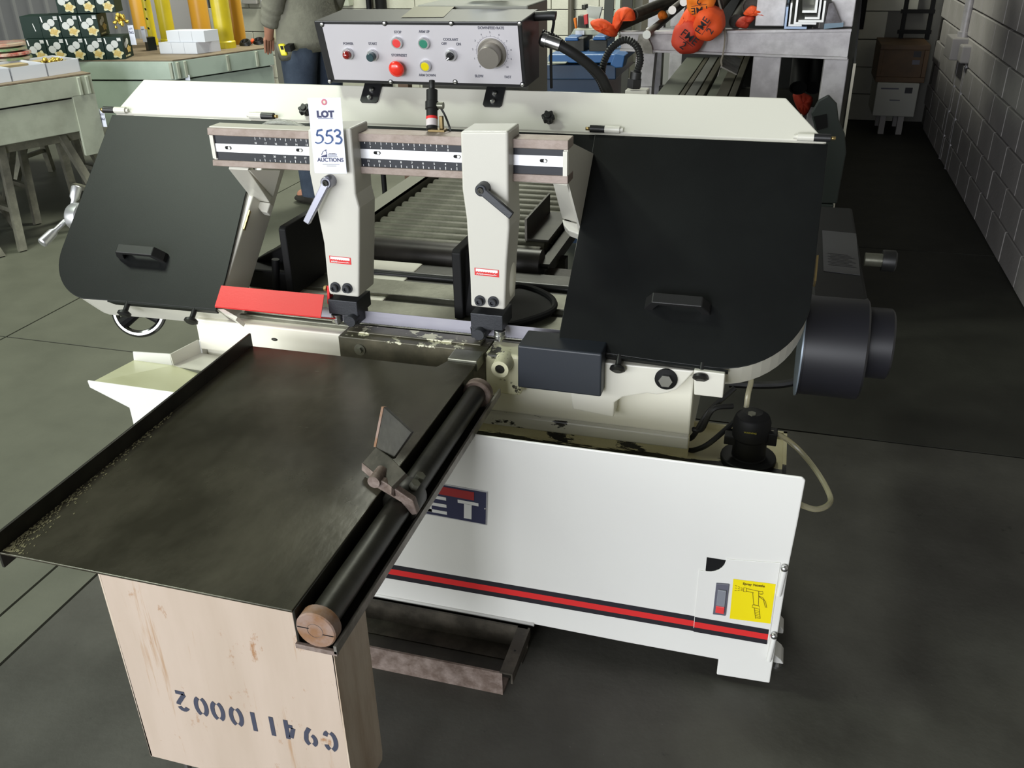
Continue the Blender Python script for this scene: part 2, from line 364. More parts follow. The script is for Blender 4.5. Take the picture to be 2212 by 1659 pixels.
# ------------------------------------------------------------ the band saw
HP,HE,HN=V((0, 0.7977, 1.0037)),V((0, 0.7195, 0.6945)),V((0, -0.6945, 0.7195))
def HW(x,v,w=0): return V((x,HP.y,HP.z))+HE*v+HN*w
X1=V((1,0,0)); Z1=V((0,0,1))
saw=thing('band_saw','large cream and black horizontal metal band saw with a tilted bow over a white base','band saw',(-.75,.6,0))
BY=.165
# base: front sheet with a stepped foot and a flared left wing
fp=[(-1.547,.539),(-1.545,.521),(-1.449,.481),(-1.447,.07),(-1.447,.06),(-.503,.06),(-.297,.057),(-.099,.057),(-.099,.014),(.010,.018),(.012,.330),(.016,.440),(.018,.526),(.012,.532),(-.60,.531)]
base=MB(); base.prism([(x,BY,z) for x,z in fp],(0,.005,0))
base.box(-1.44,-.26,.171,.95,.058,.375); base.box(-.26,-.022,.171,.575,.058,.375)          # body
base.box(-1.44,-1.435,.44,.95,.375,.53)
base.box(-1.30,-.95,.60,.95,.375,.52)
bo=base.build('base_cabinet',enamel_w,saw,bevel=.003)
lab(bo,'white sheet metal base with a flared left wing')
# rolled lower lip at the left half of the front
MB().tube([(-1.44,.167,.060),(-.50,.167,.060)],.006,8,1,smooth=False).build('rolled_lip',enamel_w,bo)
# lettering stripe
fs=Flat((0,BY,0),(1,0,0),(0,0,1))
sz=lambda x,t:(t[0]+(t[1]-t[0])*(x+.83)/.825)
for z0,z1,m,n in (((.160,.164),(.147,.1515),blackflat,'stripe'),((.147,.1515),(.131,.1365),redflat,'stripe'),((.131,.1365),(.118,.1245),blackflat,'stripe')):
    q=Flat((0,BY,0),(1,0,0),(0,0,1)); q.poly([(-1.40,sz(-1.40,z1)),(-.007,z1[1]),(-.007,z0[1]),(-1.40,sz(-1.40,z0))])
    lab(q.mb.build(n,m,bo),'red stripe' if m is redflat else 'black stripe')
# access door with hinges and a latch cut-out
dr=MB(); ya=BY-.002
dp=[(-.156,.060+.072),(-.156,.284),(-.142,.284)]+[(-.142+.036*math.sin(math.radians(a)),.320-.036*math.cos(math.radians(a))) for a in range(10,91,16)]+[(-.106,.322),(-.004,.333),(-.004,.131)]
dr.prism([(x,ya,z) for x,z in dp],(0,.0022,0)); dro=dr.build('access_door',enamel_w,saw,bevel=.0006)
q=Flat((0,BY,0),(1,0,0),(0,0,1)); q.poly([(-.1435,.285),(-.1435,.3185),(-.1065,.3185)]+[(-.142+.0355*math.sin(math.radians(a)),.320-.0355*math.cos(math.radians(a))) for a in range(85,0,-14)])
q.mb.build('latch_opening',matte_black,saw)
for a,b,m in (((.147,.1515),(.160,.164),blackflat),((.131,.1365),(.147,.1515),redflat),((.118,.1245),(.131,.1365),blackflat)): 
    q=Flat((0,ya,0),(1,0,0),(0,0,1)); q.poly([(-.155,sz(-.155,a)),(-.007,a[1]),(-.007,b[1]),(-.155,sz(-.155,b))]); q.mb.build('stripe',m,dro)
for z in (.300,.128):
    h=MB(); h.cyl((.001,BY-.006,z-.042),(.0045,BY-.006,z+.022),.0055,12); ho=h.build('hinge',enamel_w,saw)
    MB().sph((.004,BY-.007,z+.026),.0075,12,8).build('hinge_pin',steel,ho)
st=Flat((0,ya,0),(1,0,0),(0,0,1)); yl=[(-.088,.277),(-.007,.281),(-.006,.180),(-.086,.175)]
st.poly(yl[::-1]); so=st.mb.build('yellow_sticker',yellowflat,dro)
text('lettering','Spray Nozzle',.0055,(-.048,ya-.001,.2685),(1,0,.05),(0,0,1),inkyellow,so,off=.0002)
ln=Flat((0,ya-.0006,0),(1,0,0),(0,0,1)); w_=.0011
for a in ((-.083,.262,-.067,.2575),(-.083,.2555,-.067,.255),(-.083,.249,-.067,.2525)):
    for t in (0,.36,.72): ln.stroke([(a[0]+(a[2]-a[0])*t,a[1]+(a[3]-a[1])*t),(a[0]+(a[2]-a[0])*(t+.24),a[1]+(a[3]-a[1])*(t+.24))],w_)
for pl in ([(-.066,.2505),(-.066,.2605),(-.061,.2605),(-.061,.2505),(-.066,.2505)],[(-.061,.259),(-.034,.257),(-.030,.2585),(-.028,.2535),(-.033,.250)],[(-.061,.2525),(-.046,.251)],
           [(-.048,.2505),(-.043,.222),(-.034,.221),(-.036,.2465)],[(-.037,.257),(-.036,.246),(-.033,.2425)],[(-.0365,.251),(-.029,.251)],[(-.035,.245),(-.028,.243),(-.021,.233),(-.0175,.219)],[(-.034,.2425),(-.026,.238),(-.020,.219)],
           [(-.045,.221),(-.0455,.214),(-.031,.2125),(-.032,.220),(-.045,.221)],[(-.041,.213),(-.036,.187),(-.027,.189),(-.031,.2125)]): ln.stroke(pl,w_)
for i in range(5): ln.stroke([(-.040+i*.0008,.208-i*.0042),(-.030+i*.0008,.2065-i*.0042)],.0007)
ln.mb.build('nozzle_drawing',inkyellow,so)
sw=MB(); sw.prism([(-.120,BY-.006,.181),(-.0945,BY-.006,.1825),(-.0945,BY-.006,.2635),(-.120,BY-.006,.2605)],(0,.006,0)); swo=sw.build('switch_plate',greyflat,dro,bevel=.001)
MB().box(-.1155,-.0985,BY-.010,BY-.006,.208,.249).build('rocker',mat('switch_grey',(.20,.21,.24),.4),swo,bevel=.001)
MB().box(-.1155,-.0985,BY-.011,BY-.006,.1905,.208).build('rocker',btn_red,swo,bevel=.001)
# maker's plate
lg=MB(); lz=[(-.835,.319),(-.602,.312),(-.597,.3985),(-.828,.405)]
lg.prism([(x,BY-.0015,z) for x,z in lz],(0,.0012,0)); lgo=lab(lg.build('name_plate',alu,saw,bevel=.0004),'blue and red name plate')
q=Flat((0,BY-.0015,0),(1,0,0),(0,0,1)); q.poly([(-.832,.3215),(-.6045,.3145),(-.600,.3955),(-.825,.402)]); q.mb.build('plate_field',navyflat,lgo)
q=Flat((0,BY-.002,0),(1,0,0),(0,0,1)); q.poly([(-.815,.3785),(-.6275,.3715),(-.6265,.3925),(-.813,.399)]); q.mb.build('red_bar',mat('logo_red',(.30,.02,.02),.4),lgo)
fl2=Flat((0,BY-.002,0),(1,0,0),(0,0,1))
wt=mat('logo_white',(.62,.62,.60),.4)
for pl in ([(-.664,.368),(-.618,.3665),(-.618,.3585),(-.664,.360)],[(-.650,.360),(-.633,.3595),(-.635,.322),(-.652,.3225)],[(-.735,.370),(-.690,.3685),(-.690,.3605),(-.735,.362)],[(-.735,.351),(-.690,.350),(-.690,.342),(-.735,.343)],[(-.735,.333),(-.690,.332),(-.690,.324),(-.735,.325)],[(-.738,.370),(-.724,.3695),(-.724,.325),(-.738,.3255)],[(-.770,.371),(-.755,.3705),(-.757,.326),(-.771,.3265)],[(-.80,.3265),(-.771,.3265),(-.771,.337),(-.80,.337)]): fl2.poly(pl[::-1])
fl2.mb.build('lettering',wt,lgo)
rv=MB(); rv.sph((-.6035,BY-.002,.355),.0022,8,6); rv.build('rivet',steel,lgo)
# levelling bracket and screw at the right foot
lb=MB(); lb.prism([(-.022,BY+.05,.030),(-.022,BY+.05,.058),(.012,BY+.05,.054),(.030,BY+.05,.040),(.036,BY+.05,.030)],(0,.05,0)); lb.build('levelling_bracket',enamel_w,saw,bevel=.002); lb=MB(); lb.prism([(-.022,BY+.14,.034),(-.022,BY+.14,.062),(.008,BY+.14,.062),(.022,BY+.14,.056),(.033,BY+.14,.044),(.033,BY+.14,.034)],(0,.04,0)); lbo=lb.build('levelling_bracket',enamel_w,saw,bevel=.002)
ls=MB(); ls.cyl((.024,BY+.075,.004),(.024,BY+.075,.031),.0045,10); ls.cyl((.024,BY+.075,.022),(.024,BY+.075,.029),.008,6); ls.cyl((.024,BY+.075,0),(.024,BY+.075,.005),.011,14); ls.build('levelling_screw',steel,saw)
# chip tray behind the front sheet
tr=MB(); tr.box(-1.44,-.26,.171,.95,.375,.381); tr.box(-.26,-.008,.171,.578,.375,.381); tr.box(-.012,-.004,.20,.578,.381,.392); tr.box(-.215,-.004,.570,.578,.381,.392)
tr.prism([(-.75,.462,.381),(-.75,.462,.425),(-.75,.445,.425),(-.75,.43,.381)],(.535,0,0))
tr.build('chip_tray',enamel_tray,saw)
MB().prism([(-.72,.4515,.428),(-.72,.440,.424),(-.72,.432,.398),(-.72,.4515,.398)],(.504,0,0)).build('bed_ledge',enamel_ledge,saw,bevel=.003)
# left wing tray
lt=MB(); wa,wb2,wd2,wc2=[(-1.5444, 0.172, 0.5301), (-1.5735, 0.355, 0.4983), (-1.4622, 0.355, 0.4974), (-1.2492, 0.172, 0.5313)]
wa,wb2,wd2,wc2=V(wa),V(wb2),V(wd2),V(wc2); wc2=V((-1.25,.172,.47)); we=V((-1.25,.355,.455))
lt.prism([wa,wb2,wd2],(0,0,-.003)); lt.prism([wa,wd2,wc2],(0,0,-.003)); lt.prism([wd2,we,wc2],(0,0,-.003))
lt.build('wing_floor',enamel_tray2,saw)
lt=MB(); lt.prism([(-1.5704, 0.355, 0.5215), (-1.4647, 0.355, 0.5272), (-1.4638, 0.355, 0.4959), (-1.5735, 0.355, 0.4983)],(0,.003,0)); lt.build('wing_back',enamel_w,saw)
s1,s2,s3,s4=[V(p) for p in [(-1.4647, 0.355, 0.5272), (-1.4426, 0.44, 0.5303), (-1.4419, 0.44, 0.4944), (-1.4622, 0.355, 0.4974)]]
lt=MB(); lt.prism([s1,s2,s3,s4],(.003,0,0)); lt.build('wing_side',enamel,saw)
lt=MB(); lt.prism([s4,s3,V((-1.20,.44,s3.z-.01)),V((-1.20,.355,s4.z-.01))],(0,0,-.003)); lt.build('wing_channel',enamel,saw)
# bed
bd=MB(); bd.box(-1.438,-1.03,.440,.95,.505,.588); bd.box(-1.435,-.215,.46,.95,.375,.560)
bd.box(-1.04,-.216,.452,.462,.375,.584)
bdo=bd.build('bed_casting',enamel_bed,saw,bevel=.004)
MB().sph((-1.222,.440,.555),(.009,.003,.004),10,6).build('bed_screw_hole',dark_steel,bdo)
cb=MB(); cb.box(-1.03,-.672,.404,.470,.50,.600)
cb.box(-1.02,-.69,.43,.47,.600,.604)
cbo=lab(cb.build('bed_front_lip',enamel_chip,saw,bevel=.005),'cream front lip of the bed with chipped paint')
hb=MB(); hexbolt(hb,(-.977,.404,.572),(0,-1,0),.008,.007,.014); hb.build('bolt',ground,cbo)
# table top strips of the vise
for y0,y1,n in ((.470,.480,'bed_strip'),(.492,0.6385,'bed_strip'),(0.6857,0.7828,'bed_strip')):
    MB().box(-1.33,-.46,y0,y1,.560,.598).build(n,ground,saw,bevel=.002)
MB().box(-1.33,-.46,.48,.95,.560,.584).build('bed_slot',dark_steel,saw)
# nozzle boss to the right of the bed lip
ns=MB(); ns.box(-.672,-.590,.40,.47,.50,.600); ns.build('boss_block',enamel_boss,saw,bevel=.008,seg=3)
bs=MB(); bs.lathe((-.625,.41,.583),(0,-1,0),[(.021,0),(.0195,.05),(.011,.05),(.010,.03),(0,.03)],24); bs.build('hollow_boss',enamel_boss,saw)
MB().cyl((-.625,.362,.583),(-.625,.378,.583),.0098,18).build('boss_bore',dark_steel,saw)
# pivot bracket under the bow
PVY=.40
pv=[[(-0.4845, 0.6053), (-0.4785, 0.5316)],[],[(-0.4706, 0.4839), (-0.379, 0.4753), (-0.3783, 0.5124), (-0.3606, 0.5285), (-0.3083, 0.5443), (-0.2884, 0.5434), (-0.2671, 0.5495), (-0.2464, 0.5611), (-0.2322, 0.5804), (-0.2166, 0.6041), (-0.2132, 0.6088)]]
pvp=[p for g in pv for p in g]
pm=MB(); pm.prism([(x,PVY,z) for x,z in pvp],(0,.055,0)); pmo=pm.build('pivot_bracket',enamel,saw,bevel=.004)
pb=V((-0.2702, 0.4, 0.5845)); m_=MB(); m_.lathe(pb,(0,-1,0),[(.024,0),(.024,.004),(.012,.006)],26); m_.build('washer',matte_black,pmo)
m_=MB(); hexbolt(m_,pb+V((0,-.005,0)),(0,-1,0),.0145,.009); m_.build('pivot_bolt',steel,pmo)
pk=MB(); bl=[(-0.2133, 0.6182), (-0.1506, 0.6172), (-0.1503, 0.5614), (-0.2091, 0.5614)]; pk.prism([(x,.385,z) for x,z in bl],(0,.09,0)); pk.build('stop_block',enamel,saw,bevel=.002)
# dark guard box over the blade at the right
gb=MB(); gq=[(-0.5837, 0.6454), (-0.4018, 0.6453), (-0.401, 0.544), (-0.5854, 0.5441)]
gb.prism([(x,.36,z) for x,z in gq],(0,.085,0))
x0,x1=gq[0][0],gq[1][0]; z0=gq[0][1]

lab(gb.build('blade_box',slate,saw,bevel=.004,seg=3),'slate grey box over the blade')

# ---- bow: U-shaped body lying in a plane tilted back
def rnd(cx,cy,r,a0,a1,n=8): return arc(cx,cy,r,r,a0,a1,n)
out=[(-1.787,.112),(-1.840,-.003)]+rnd(-1.710,-.412,.130,180,262,10)+[(-1.60,-.538),(-1.350,-.535),(-1.350,-.075),(-.510,-.075),(-.510,-.540),(-.30,-.548)]+rnd(-.175,-.372,.178,268,350,12)+[(.004,-.003),(-.094,.112)]
top=[(-1.787,.112),(-1.840,-.003),(.004,-.003),(-.094,.112)]
bw=MB(); bw.prism([HW(x,v,-.105) for x,v in out],HN*.1)
bwo=bw.build('bow_body',enamel,saw,bevel=.003)
tp=MB(); tp.prism([HW(x,v,-.012) for x,v in [(-1.787,.1135),(-1.8405,.002),(.0045,.002),(-.092,.1135)]],HN*.012)
tpo=lab(tp.build('bow_top_strip',enamel,saw,bevel=.003),'long cream top strip of the bow')
mc=MB(); mc.prism([HW(x,v,-.006) for x,v in [(-1.349,-.003),(-.511,-.003),(-.511,-.074),(-1.349,-.074)]],HN*.003); mc.build('middle_cover',cover,saw)
# wheel covers
def handle(par,x,v,scale=1):
    h=MB(); L=.058
    pts=[(-L,0),(-L+.004,.014),(-L+.016,.040),(L-.016,.040),(L-.004,.014),(L,0)]
    # bowed bar: trapezoid bridge, 20 mm wide
    o_=[(-L-.012,0),(-L-.010,.014),(-L+.006,.042),(L-.006,.042),(L+.010,.014),(L+.012,0),(L-.006,0),(L-.010,.012),(L-.020,.030),(-L+.020,.030),(-L+.010,.012),(-L+.006,0)]
    h.prism([HW(x+a,v-.012,b) for a,b in o_],HE*.024)
    ho=h.build('handle',rubber,par,bevel=.002)
    for s in (-1,1):
        k=MB(); k.lathe(HW(x+s*(L+.001),v,.012),HN,[(.004,0),(.004,.003)],10); k.build('handle_screw',steel,par)
    return ho
lc=MB(); lcp=[(-1.842,-.006)]+rnd(-1.710,-.412,.133,180,262,12)+[(-1.60,-.540),(-1.349,-.537),(-1.349,-.455),(-1.366,-.23),(-1.372,-.006)]
lc.prism([HW(x,v,0) for x,v in lcp],HN*.0035); lco=lab(lc.build('wheel_cover',cover,saw,bevel=.0015),'black left wheel cover with handle')
lc2=MB(); lc2.prism([HW(-1.655,-.541,.0035),HW(-1.35,-.537,.0035),HW(-1.35,-.537,-.012),HW(-1.64,-.541,-.012)],HE*-.004); lc2.build('cover_lip',cover,lco)
handle(lco,-1.596,-.415)
rc=MB(); rcp=[(-.512,-.006),(-.507,-.24),(-.509,-.505),(-.506,-.541),(-.30,-.550)]+rnd(-.175,-.372,.181,268,350,14)+[(.0075,-.006)]
rc.prism([HW(x,v,0) for x,v in rcp],HN*.0035); rco=lab(rc.build('wheel_cover',cover,saw,bevel=.0015),'black right wheel cover with handle')
rc2=MB(); rc2.prism([HW(-.41,-.548,.0035),HW(-.145,-.554,.0035),HW(-.145,-.554,-.012),HW(-.41,-.548,-.012)],HE*-.004); rc2.build('cover_lip',cover,rco)
handle(rco,-.265,-.424)
for px,pv_ in ((-0.4801, -0.5373),(-0.4304, -0.5373)):
    m_=MB(); hexbolt(m_,HW(px,pv_,.0035),HN,.0072,.006,.0085); m_.build('cover_bolt',steel,rco)
# brass latch plates seen on the edges
m_=MB(); m_.prism([HW(-1.3485,-.262,-.003),HW(-1.3485,-.315,-.003),HW(-1.3485,-.315,-.010),HW(-1.3485,-.262,-.010)],X1*.003); m_.build('latch_plate',brass,bwo)
m_=MB(); m_.prism([HW(.006,-.275,-.002),HW(.006,-.335,-.002),HW(.006,-.335,-.030),HW(.006,-.275,-.030)],X1*.004); m_.build('latch_plate',brass,bwo)
# hinges along the strip: half cream, half black barrel with pin ends
def hinge(x,flip):
    a=-.035 if not flip else .035
    h=MB(); h.cyl(HW(x,.006,.008),HW(x+a,.006,.008),.0085,14); ho=h.build('hinge',cover_sm,saw)
    h=MB(); h.cyl(HW(x,.006,.008),HW(x-a,.006,.008),.0085,14); h.cyl(HW(x-a,.006,.008),HW(x-a*1.22,.006,.008),.005,10); h.build('hinge_knuckle',enamel,ho)
    h=MB(); h.cyl(HW(x+a,.006,.008),HW(x+a*1.3,.006,.008),.004,10); h.build('hinge_pin',brass,ho)
for px,fl_ in (-1.834,0),(-1.3872,1),(-0.4892,0),(-0.0241,1): hinge(px,fl_)
def star_knob(x,v,r=.014):
    p=HW(x,v,0); k=MB(); d,u,w=frame(HN)
    pts=[p+HN*.012+(u*math.cos(t)+w*math.sin(t))*(r*(1+.16*math.cos(6*t))) for t in [2*PI*i/36 for i in range(36)]]
    k.prism(pts,HN*.013); k.cyl(p,p+HN*.013,r*.6,14); k.cyl(p+HN*.024,p+HN*.028,r*.55,14); k.build('star_knob',rubber,tpo,bevel=.0015)
star_knob(*(-0.627, 0.0263)); star_knob(*(-1.2648, 0.0225))
def under_knob(px,py,par):
    p=V(px_(px,py)); k=MB(); k.cyl(p,p-HE*.030,.0065,12); k.lathe(p-HE*.024,-HE,[(.009,0),(.016,.004),(.017,.010),(.010,.014)],16); k.build('cover_knob',rubber,par)
KN={(275,655):(-1.5993, -0.5424, 0),(419,670):(-1.4101, -0.5426, 0),(1338,770):(-0.3718, -0.5479, 0),(1517,788):(-0.1986, -0.5472, 0)}
def px_(a,b): q=KN[(a,b)]; return HW(q[0],q[1]+.004,-.002)
for k_ in KN: under_knob(*k_,lco if k_[0]<900 else rco)

# ---- control box
cbx=MB(); A=[(-1.210,.840,1.094),(-.690,.840,1.094),(-.689,.800,1.245),(-1.211,.800,1.243)]
cbx.add(A+[(-1.21,.965,1.10),(-.690,.965,1.10),(-.690,.965,1.258),(-1.21,.965,1.256)],[[0,1,2,3],[4,7,6,5],[3,2,6,7],[0,4,5,1],[0,3,7,4],[1,5,6,2]])
cbo2=lab(cbx.build('control_box',cover_sm,saw,bevel=.003),'black sloping control box with a silver panel')
# rim and silver face
O=V(A[0]); PU=(V(A[1])-O).normalized(); PVv=(V(A[3])-O).normalized(); PN=PU.cross(PVv).normalized(); PL=(V(A[1])-O).length; PHt=(V(A[3])-O).length
def PP(a,b,n=0): return O+PU*a+PVv*b+PN*n
fc=MB(); fc.prism([PP(.021,.009,.0005),PP(PL-.008,.009,.0005),PP(PL-.007,PHt-.0065,.0005),PP(.021,PHt-.0075,.0005)],PN*.0015)
fco=lab(fc.build('panel_face',panelmat,cbo2),'silver control panel')
PNL={(754, 114):(0.0755,0.0772),(807, 117):(0.1404,0.0750),(860, 90):(0.2106,0.1065),(918, 91):(0.2793,0.1064),(862, 143):(0.2019,0.0463),(921, 140):(0.2739,0.0513),(976, 117):(0.3430,0.0786),(1064, 113):(0.4451,0.0848),(697, 52):(0.0215,0.1465),(832, 50):(0.1857,0.1501),(976, 50):(0.3533,0.1516),(1124, 50):(0.5185,0.1530),(713, 175):(0.0063,0.0039),(845, 176):(0.1736,0.0070),(984, 176):(0.3431,0.0115),(1129, 182):(0.5119,0.0090),(754, 96):(0.0802,0.0979),(807, 96):(0.1453,0.0988),(861, 71):(0.2157,0.1275),(918, 70):(0.2831,0.1294),(864, 121):(0.2090,0.0716),(924, 164):(0.2730,0.0236),(975, 87):(0.3465,0.1117),(961, 96):(0.3288,0.1016),(992, 97):(0.3646,0.1010),(1062, 62):(0.4487,0.1398),(1036, 166):(0.4060,0.0246),(1098, 168):(0.4777,0.0241)}
def pn(k,n=.0025): a,b=PNL[k]; return PP(a,b,n)
def button(k,name,capm,r=.0142,ring=alu,cap=None):
    b=MB(); b.lathe(pn(k,.002),PN,[(r,0),(r,.006),(r*.93,.0085),(r*.74,.0085),(r*.74,.006)],26,caps=False); bo_=b.build(name,ring,cbo2)
    c=MB(); p=pn(k,.002)
    if cap=='dome': c.lathe(p,PN,[(r*.72,.004)]+[(r*.72*math.cos(t),.012+r*.72*math.sin(t)) for t in [PI/2*i/6 for i in range(7)]],22)
    elif cap=='tall': c.lathe(p,PN,[(r*.72,.004),(r*.72,.020),(r*.62,.022)],22)
    elif cap=='mush': pass
    else: c.lathe(p,PN,[(r*.76,.004),(r*.76,.008),(r*.6,.0085)],22)
    return bo_,c
for k,m,cap in (((754,114),lens_red,'dome'),((807,117),btn_dark,'tall'),((860,90),btn_red,None),((918,91),btn_green,None),((921,140),btn_yellow,None)):
    b_,c_=button(k,{(754,114):'indicator_lamp'}.get(k,'push_button'),alu,cap=cap); b_.data.materials.clear(); 
    b_.data.materials.append(alu); c_.m=0
    # the cap is merged as a second material of the same button
    me=b_.data; me.materials.append(m); bm=bmesh.new(); bm.from_mesh(me)
    base_n=len(bm.verts); vs=[bm.verts.new(v) for v in c_.v]; bm.verts.ensure_lookup_table()
    for f_ in c_.f:
        try: nf=bm.faces.new([vs[i] for i in f_]); nf.material_index=1; nf.smooth=len(f_)==4
        except ValueError: pass
    bmesh.ops.recalc_face_normals(bm,faces=bm.faces); bm.to_mesh(me); bm.free()
    lab(b_,{(754,114):'red power lamp',(807,117):'dark start button',(860,90):'red stop button',(918,91):'green arm up button',(921,140):'yellow arm down button'}[k])
mb_=MB(); mb_.lathe(pn((862,143),.002),PN,[(.010,0),(.010,.010),(.0185,.012)]+[(.0198*math.cos(t),.015+.011*math.sin(t)) for t in [PI/2*i/7 for i in range(8)]],28); lab(mb_.build('mushroom_button',mush_red,cbo2),'red mushroom stop button')
sl=MB(); sl.lathe(pn((976,117),.002),PN,[(.0142,0),(.0142,.006),(.0122,.009)],26); slo=sl.build('selector_switch',alu,cbo2)
sl=MB(); p=pn((976,117),.010); sl.lathe(p,PN,[(.0098,0),(.009,.004)],22); dd=(-PU*.78-PVv*.63); ee=dd.cross(PN).normalized(); sl.prism([p-dd*.009+ee*.0035+PN*.003,p-dd*.009-ee*.0035+PN*.003,p+dd*.0105-ee*.003+PN*.003,p+dd*.0105+ee*.003+PN*.003],PN*.006); sl.build('selector_lever',cover_sm,cbo2)
f_=Flat(p+PN*.0095,PU,PVv); f_.stroke([(-.001,-.0008),(-.0075,-.006)],.003); f_.mb.build('selector_mark',whiteflat,cbo2)
kb=MB(); kp=pn((1064,113),.002); kb.lathe(kp,PN,[(.0345,0),(.0345,.004),(.0325,.0055),(.0262,.0055),(.0262,.032),(.0252,.034)],40); lab(kb.build('downfeed_knob',knobgrey,cbo2),'grey downfeed rate knob')
dl=Flat(pn((1064,113),.002),PU,PVv,lift=.0006); dl.ring(0,0,.0378,.0383,48)
for i in range(21):
    t=math.radians(225-270*i/20); r0=.0385; r1=.0405 if i%2 else .042
    dl.stroke([(r0*math.cos(t),r0*math.sin(t)),(r1*math.cos(t),r1*math.sin(t))],.0006)
dl.mb.build('dial_marks',greyflat,cbo2)
for i in range(11):
    t=math.radians(225-27*i); a,b=PNL[(1064,113)]
    text('lettering',str(i),.0042,PP(a+.0475*math.cos(t),b+.0475*math.sin(t)-.002,.002),PU,PVv,greyflat,cbo2)
for k,t_,h in (((754,96),'POWER',.0062),((807,96),'START',.0062),((861,71),'STOP',.0062),((918,70),'ARM UP',.0062),((864,121),'STOP/RESET',.0062),((924,164),'ARM DOWN',.0062),((975,87),'COOLANT',.0062),((961,96),'OFF',.0062),((992,97),'ON',.0062),((1062,62),'DOWNFEED RATE',.0062),((1036,166),'SLOW',.0062),((1098,168),'FAST',.0062)):
    text('lettering',t_,h,pn(k,.002),PU,PVv,greyflat,cbo2,off=.0002,sx=.86)
for k in ((697,52),(832,50),(976,50),(1124,50),(713,175),(845,176),(984,176),(1129,182)):
    m_=MB(); m_.lathe(pn(k,.0005),PN,[(.0062,0),(.0062,.002)],18); m_.build('screw_seat',cover_sm,cbo2)
    m_=MB(); m_.lathe(pn(k,.0025),PN,[(.0046,0),(.0042,.0018),(.002,.0028)],14); m_.build('panel_screw',steel,cbo2)
q=Flat((0,.800,1.2445),(1,0,.0),(0,.165,.012),lift=.0012); q.poly([(x,(y-.8)*1.003) for x,y in [(-0.9996, 0.8411), (-0.8941, 0.8489), (-0.9195, 1.0049), (-1.0261, 0.9986)]]); lab(q.mb.build('data_plate',mat('data_plate',(.15,.14,.085),.35,metal=.2),cbo2),'faded data plate on the lid')
for px in (803,1069):
    xx={803:-1.1036,1069:-0.7773}[px]
    m_=MB(); m_.prism([HW(xx-.024,.115,0),HW(xx+.024,.115,0),HW(xx+.024,.066,0),HW(xx+.019,.061,0),HW(xx-.019,.061,0),HW(xx-.024,.066,0)],HN*.004); m_.prism([HW(xx-.024,.115,0),HW(xx+.024,.115,0),(xx+.024,.90,1.112),(xx-.024,.90,1.112)],(0,-.003,.003)); mo=m_.build('mounting_bracket',cover_sm,cbo2)
    for vv in (.075,.098):
        m_=MB(); m_.lathe(HW(xx,vv,.004),HN,[(.0068,0),(.0068,.003),(.005,.006),(.002,.007)],16); m_.build('bracket_bolt',steel,cbo2)
# fittings on the right of the box
ph=MB(); ph.tube([(-.69,.93,1.245),(-.652,.93,1.247),(-.640,.93,1.246)],.011,12,3); ph.build('grip',rubber,cbo2)
fit=[(-0.6699, 0.92, 1.1944),(-0.6264, 0.92, 1.1814)]
m_=MB(); m_.cyl(fit[0],fit[1],.0145,18); m_.lathe(fit[0],V(fit[1])-V(fit[0]),[(.012,-.006),(.017,0),(.017,.010),(.012,.012)],18); m_.build('hose_fitting',steel,cbo2)
h1=[(-0.6287, 0.92, 1.1824),(-0.5943, 0.93, 1.1618),(-0.558, 0.95, 1.1322),(-0.5325, 0.97, 1.1018),(-0.514, 0.99, 1.0584)]
MB().tube(h1,.0125,12).build('hose',rubber,saw)
def ribbed(pts,r,pitch=.006):
    P=catmull(pts,14); m=MB(); L=0; 
    # resample evenly and pulse the radius
    D=[0]
    for a,b in zip(P,P[1:]): D.append(D[-1]+(b-a).length)
    n=int(D[-1]/pitch)*2; Q=[];k=0
    for i in range(n+1):
        s=D[-1]*i/n
        while k<len(D)-2 and D[k+1]<s: k+=1
        t=(s-D[k])/max(D[k+1]-D[k],1e-9); Q.append(P[k].lerp(P[k+1],t))
    m.tube(Q,[r if i%2 else r*.8 for i in range(len(Q))],10,1,smooth=False); return m
ribbed([(-0.6761, 0.94, 1.2079),(-0.6381, 0.945, 1.1921),(-0.5892, 0.96, 1.1485),(-0.546, 0.98, 1.1001),(-0.5312, 1, 1.0619)],.008).build('ribbed_conduit',rubber,saw)
ribbed([(-0.5381, 1, 1.0951),(-0.5355, 1, 1.1281),(-0.517, 1, 1.1662),(-0.4835, 1, 1.1869),(-0.4546, 1, 1.1725),(-0.4441, 1, 1.1406),(-0.4528, 1, 1.108)],.0095).build('ribbed_conduit',rubber,saw)
m_=MB(); m_.cyl((-0.4531, 1, 1.1134),(-0.4564, 1, 1.0838),.014,16); m_.cyl((-0.4558, 1, 1.097),(-0.4571, 1, 1.075),.018,6); m_.build('conduit_gland',rubber,saw)
m_=MB(); m_.obox((-0.4789, 1, 1.0689),(.055,0,0),(0,.05,0),(0,0,-.10)); mo=m_.build('terminal_block',enamel,saw,bevel=.003)
MB().tube([(-0.6552, 0.93, 1.2546),(-0.6474, 0.94, 1.2342),(-0.6543, 0.95, 1.2019),(-0.659, 0.96, 1.1527),(-0.6626, 0.98, 1.0728)],.0035,8).build('cable',rubber,saw)
m_=MB(); ex=-0.7271; m_.box(-1.02,ex,1.0,1.2,1.0,1.2631); eo=m_.build('electrical_cabinet',mat('cabinet_grey',(.22,.22,.19),.5),saw,bevel=.004)

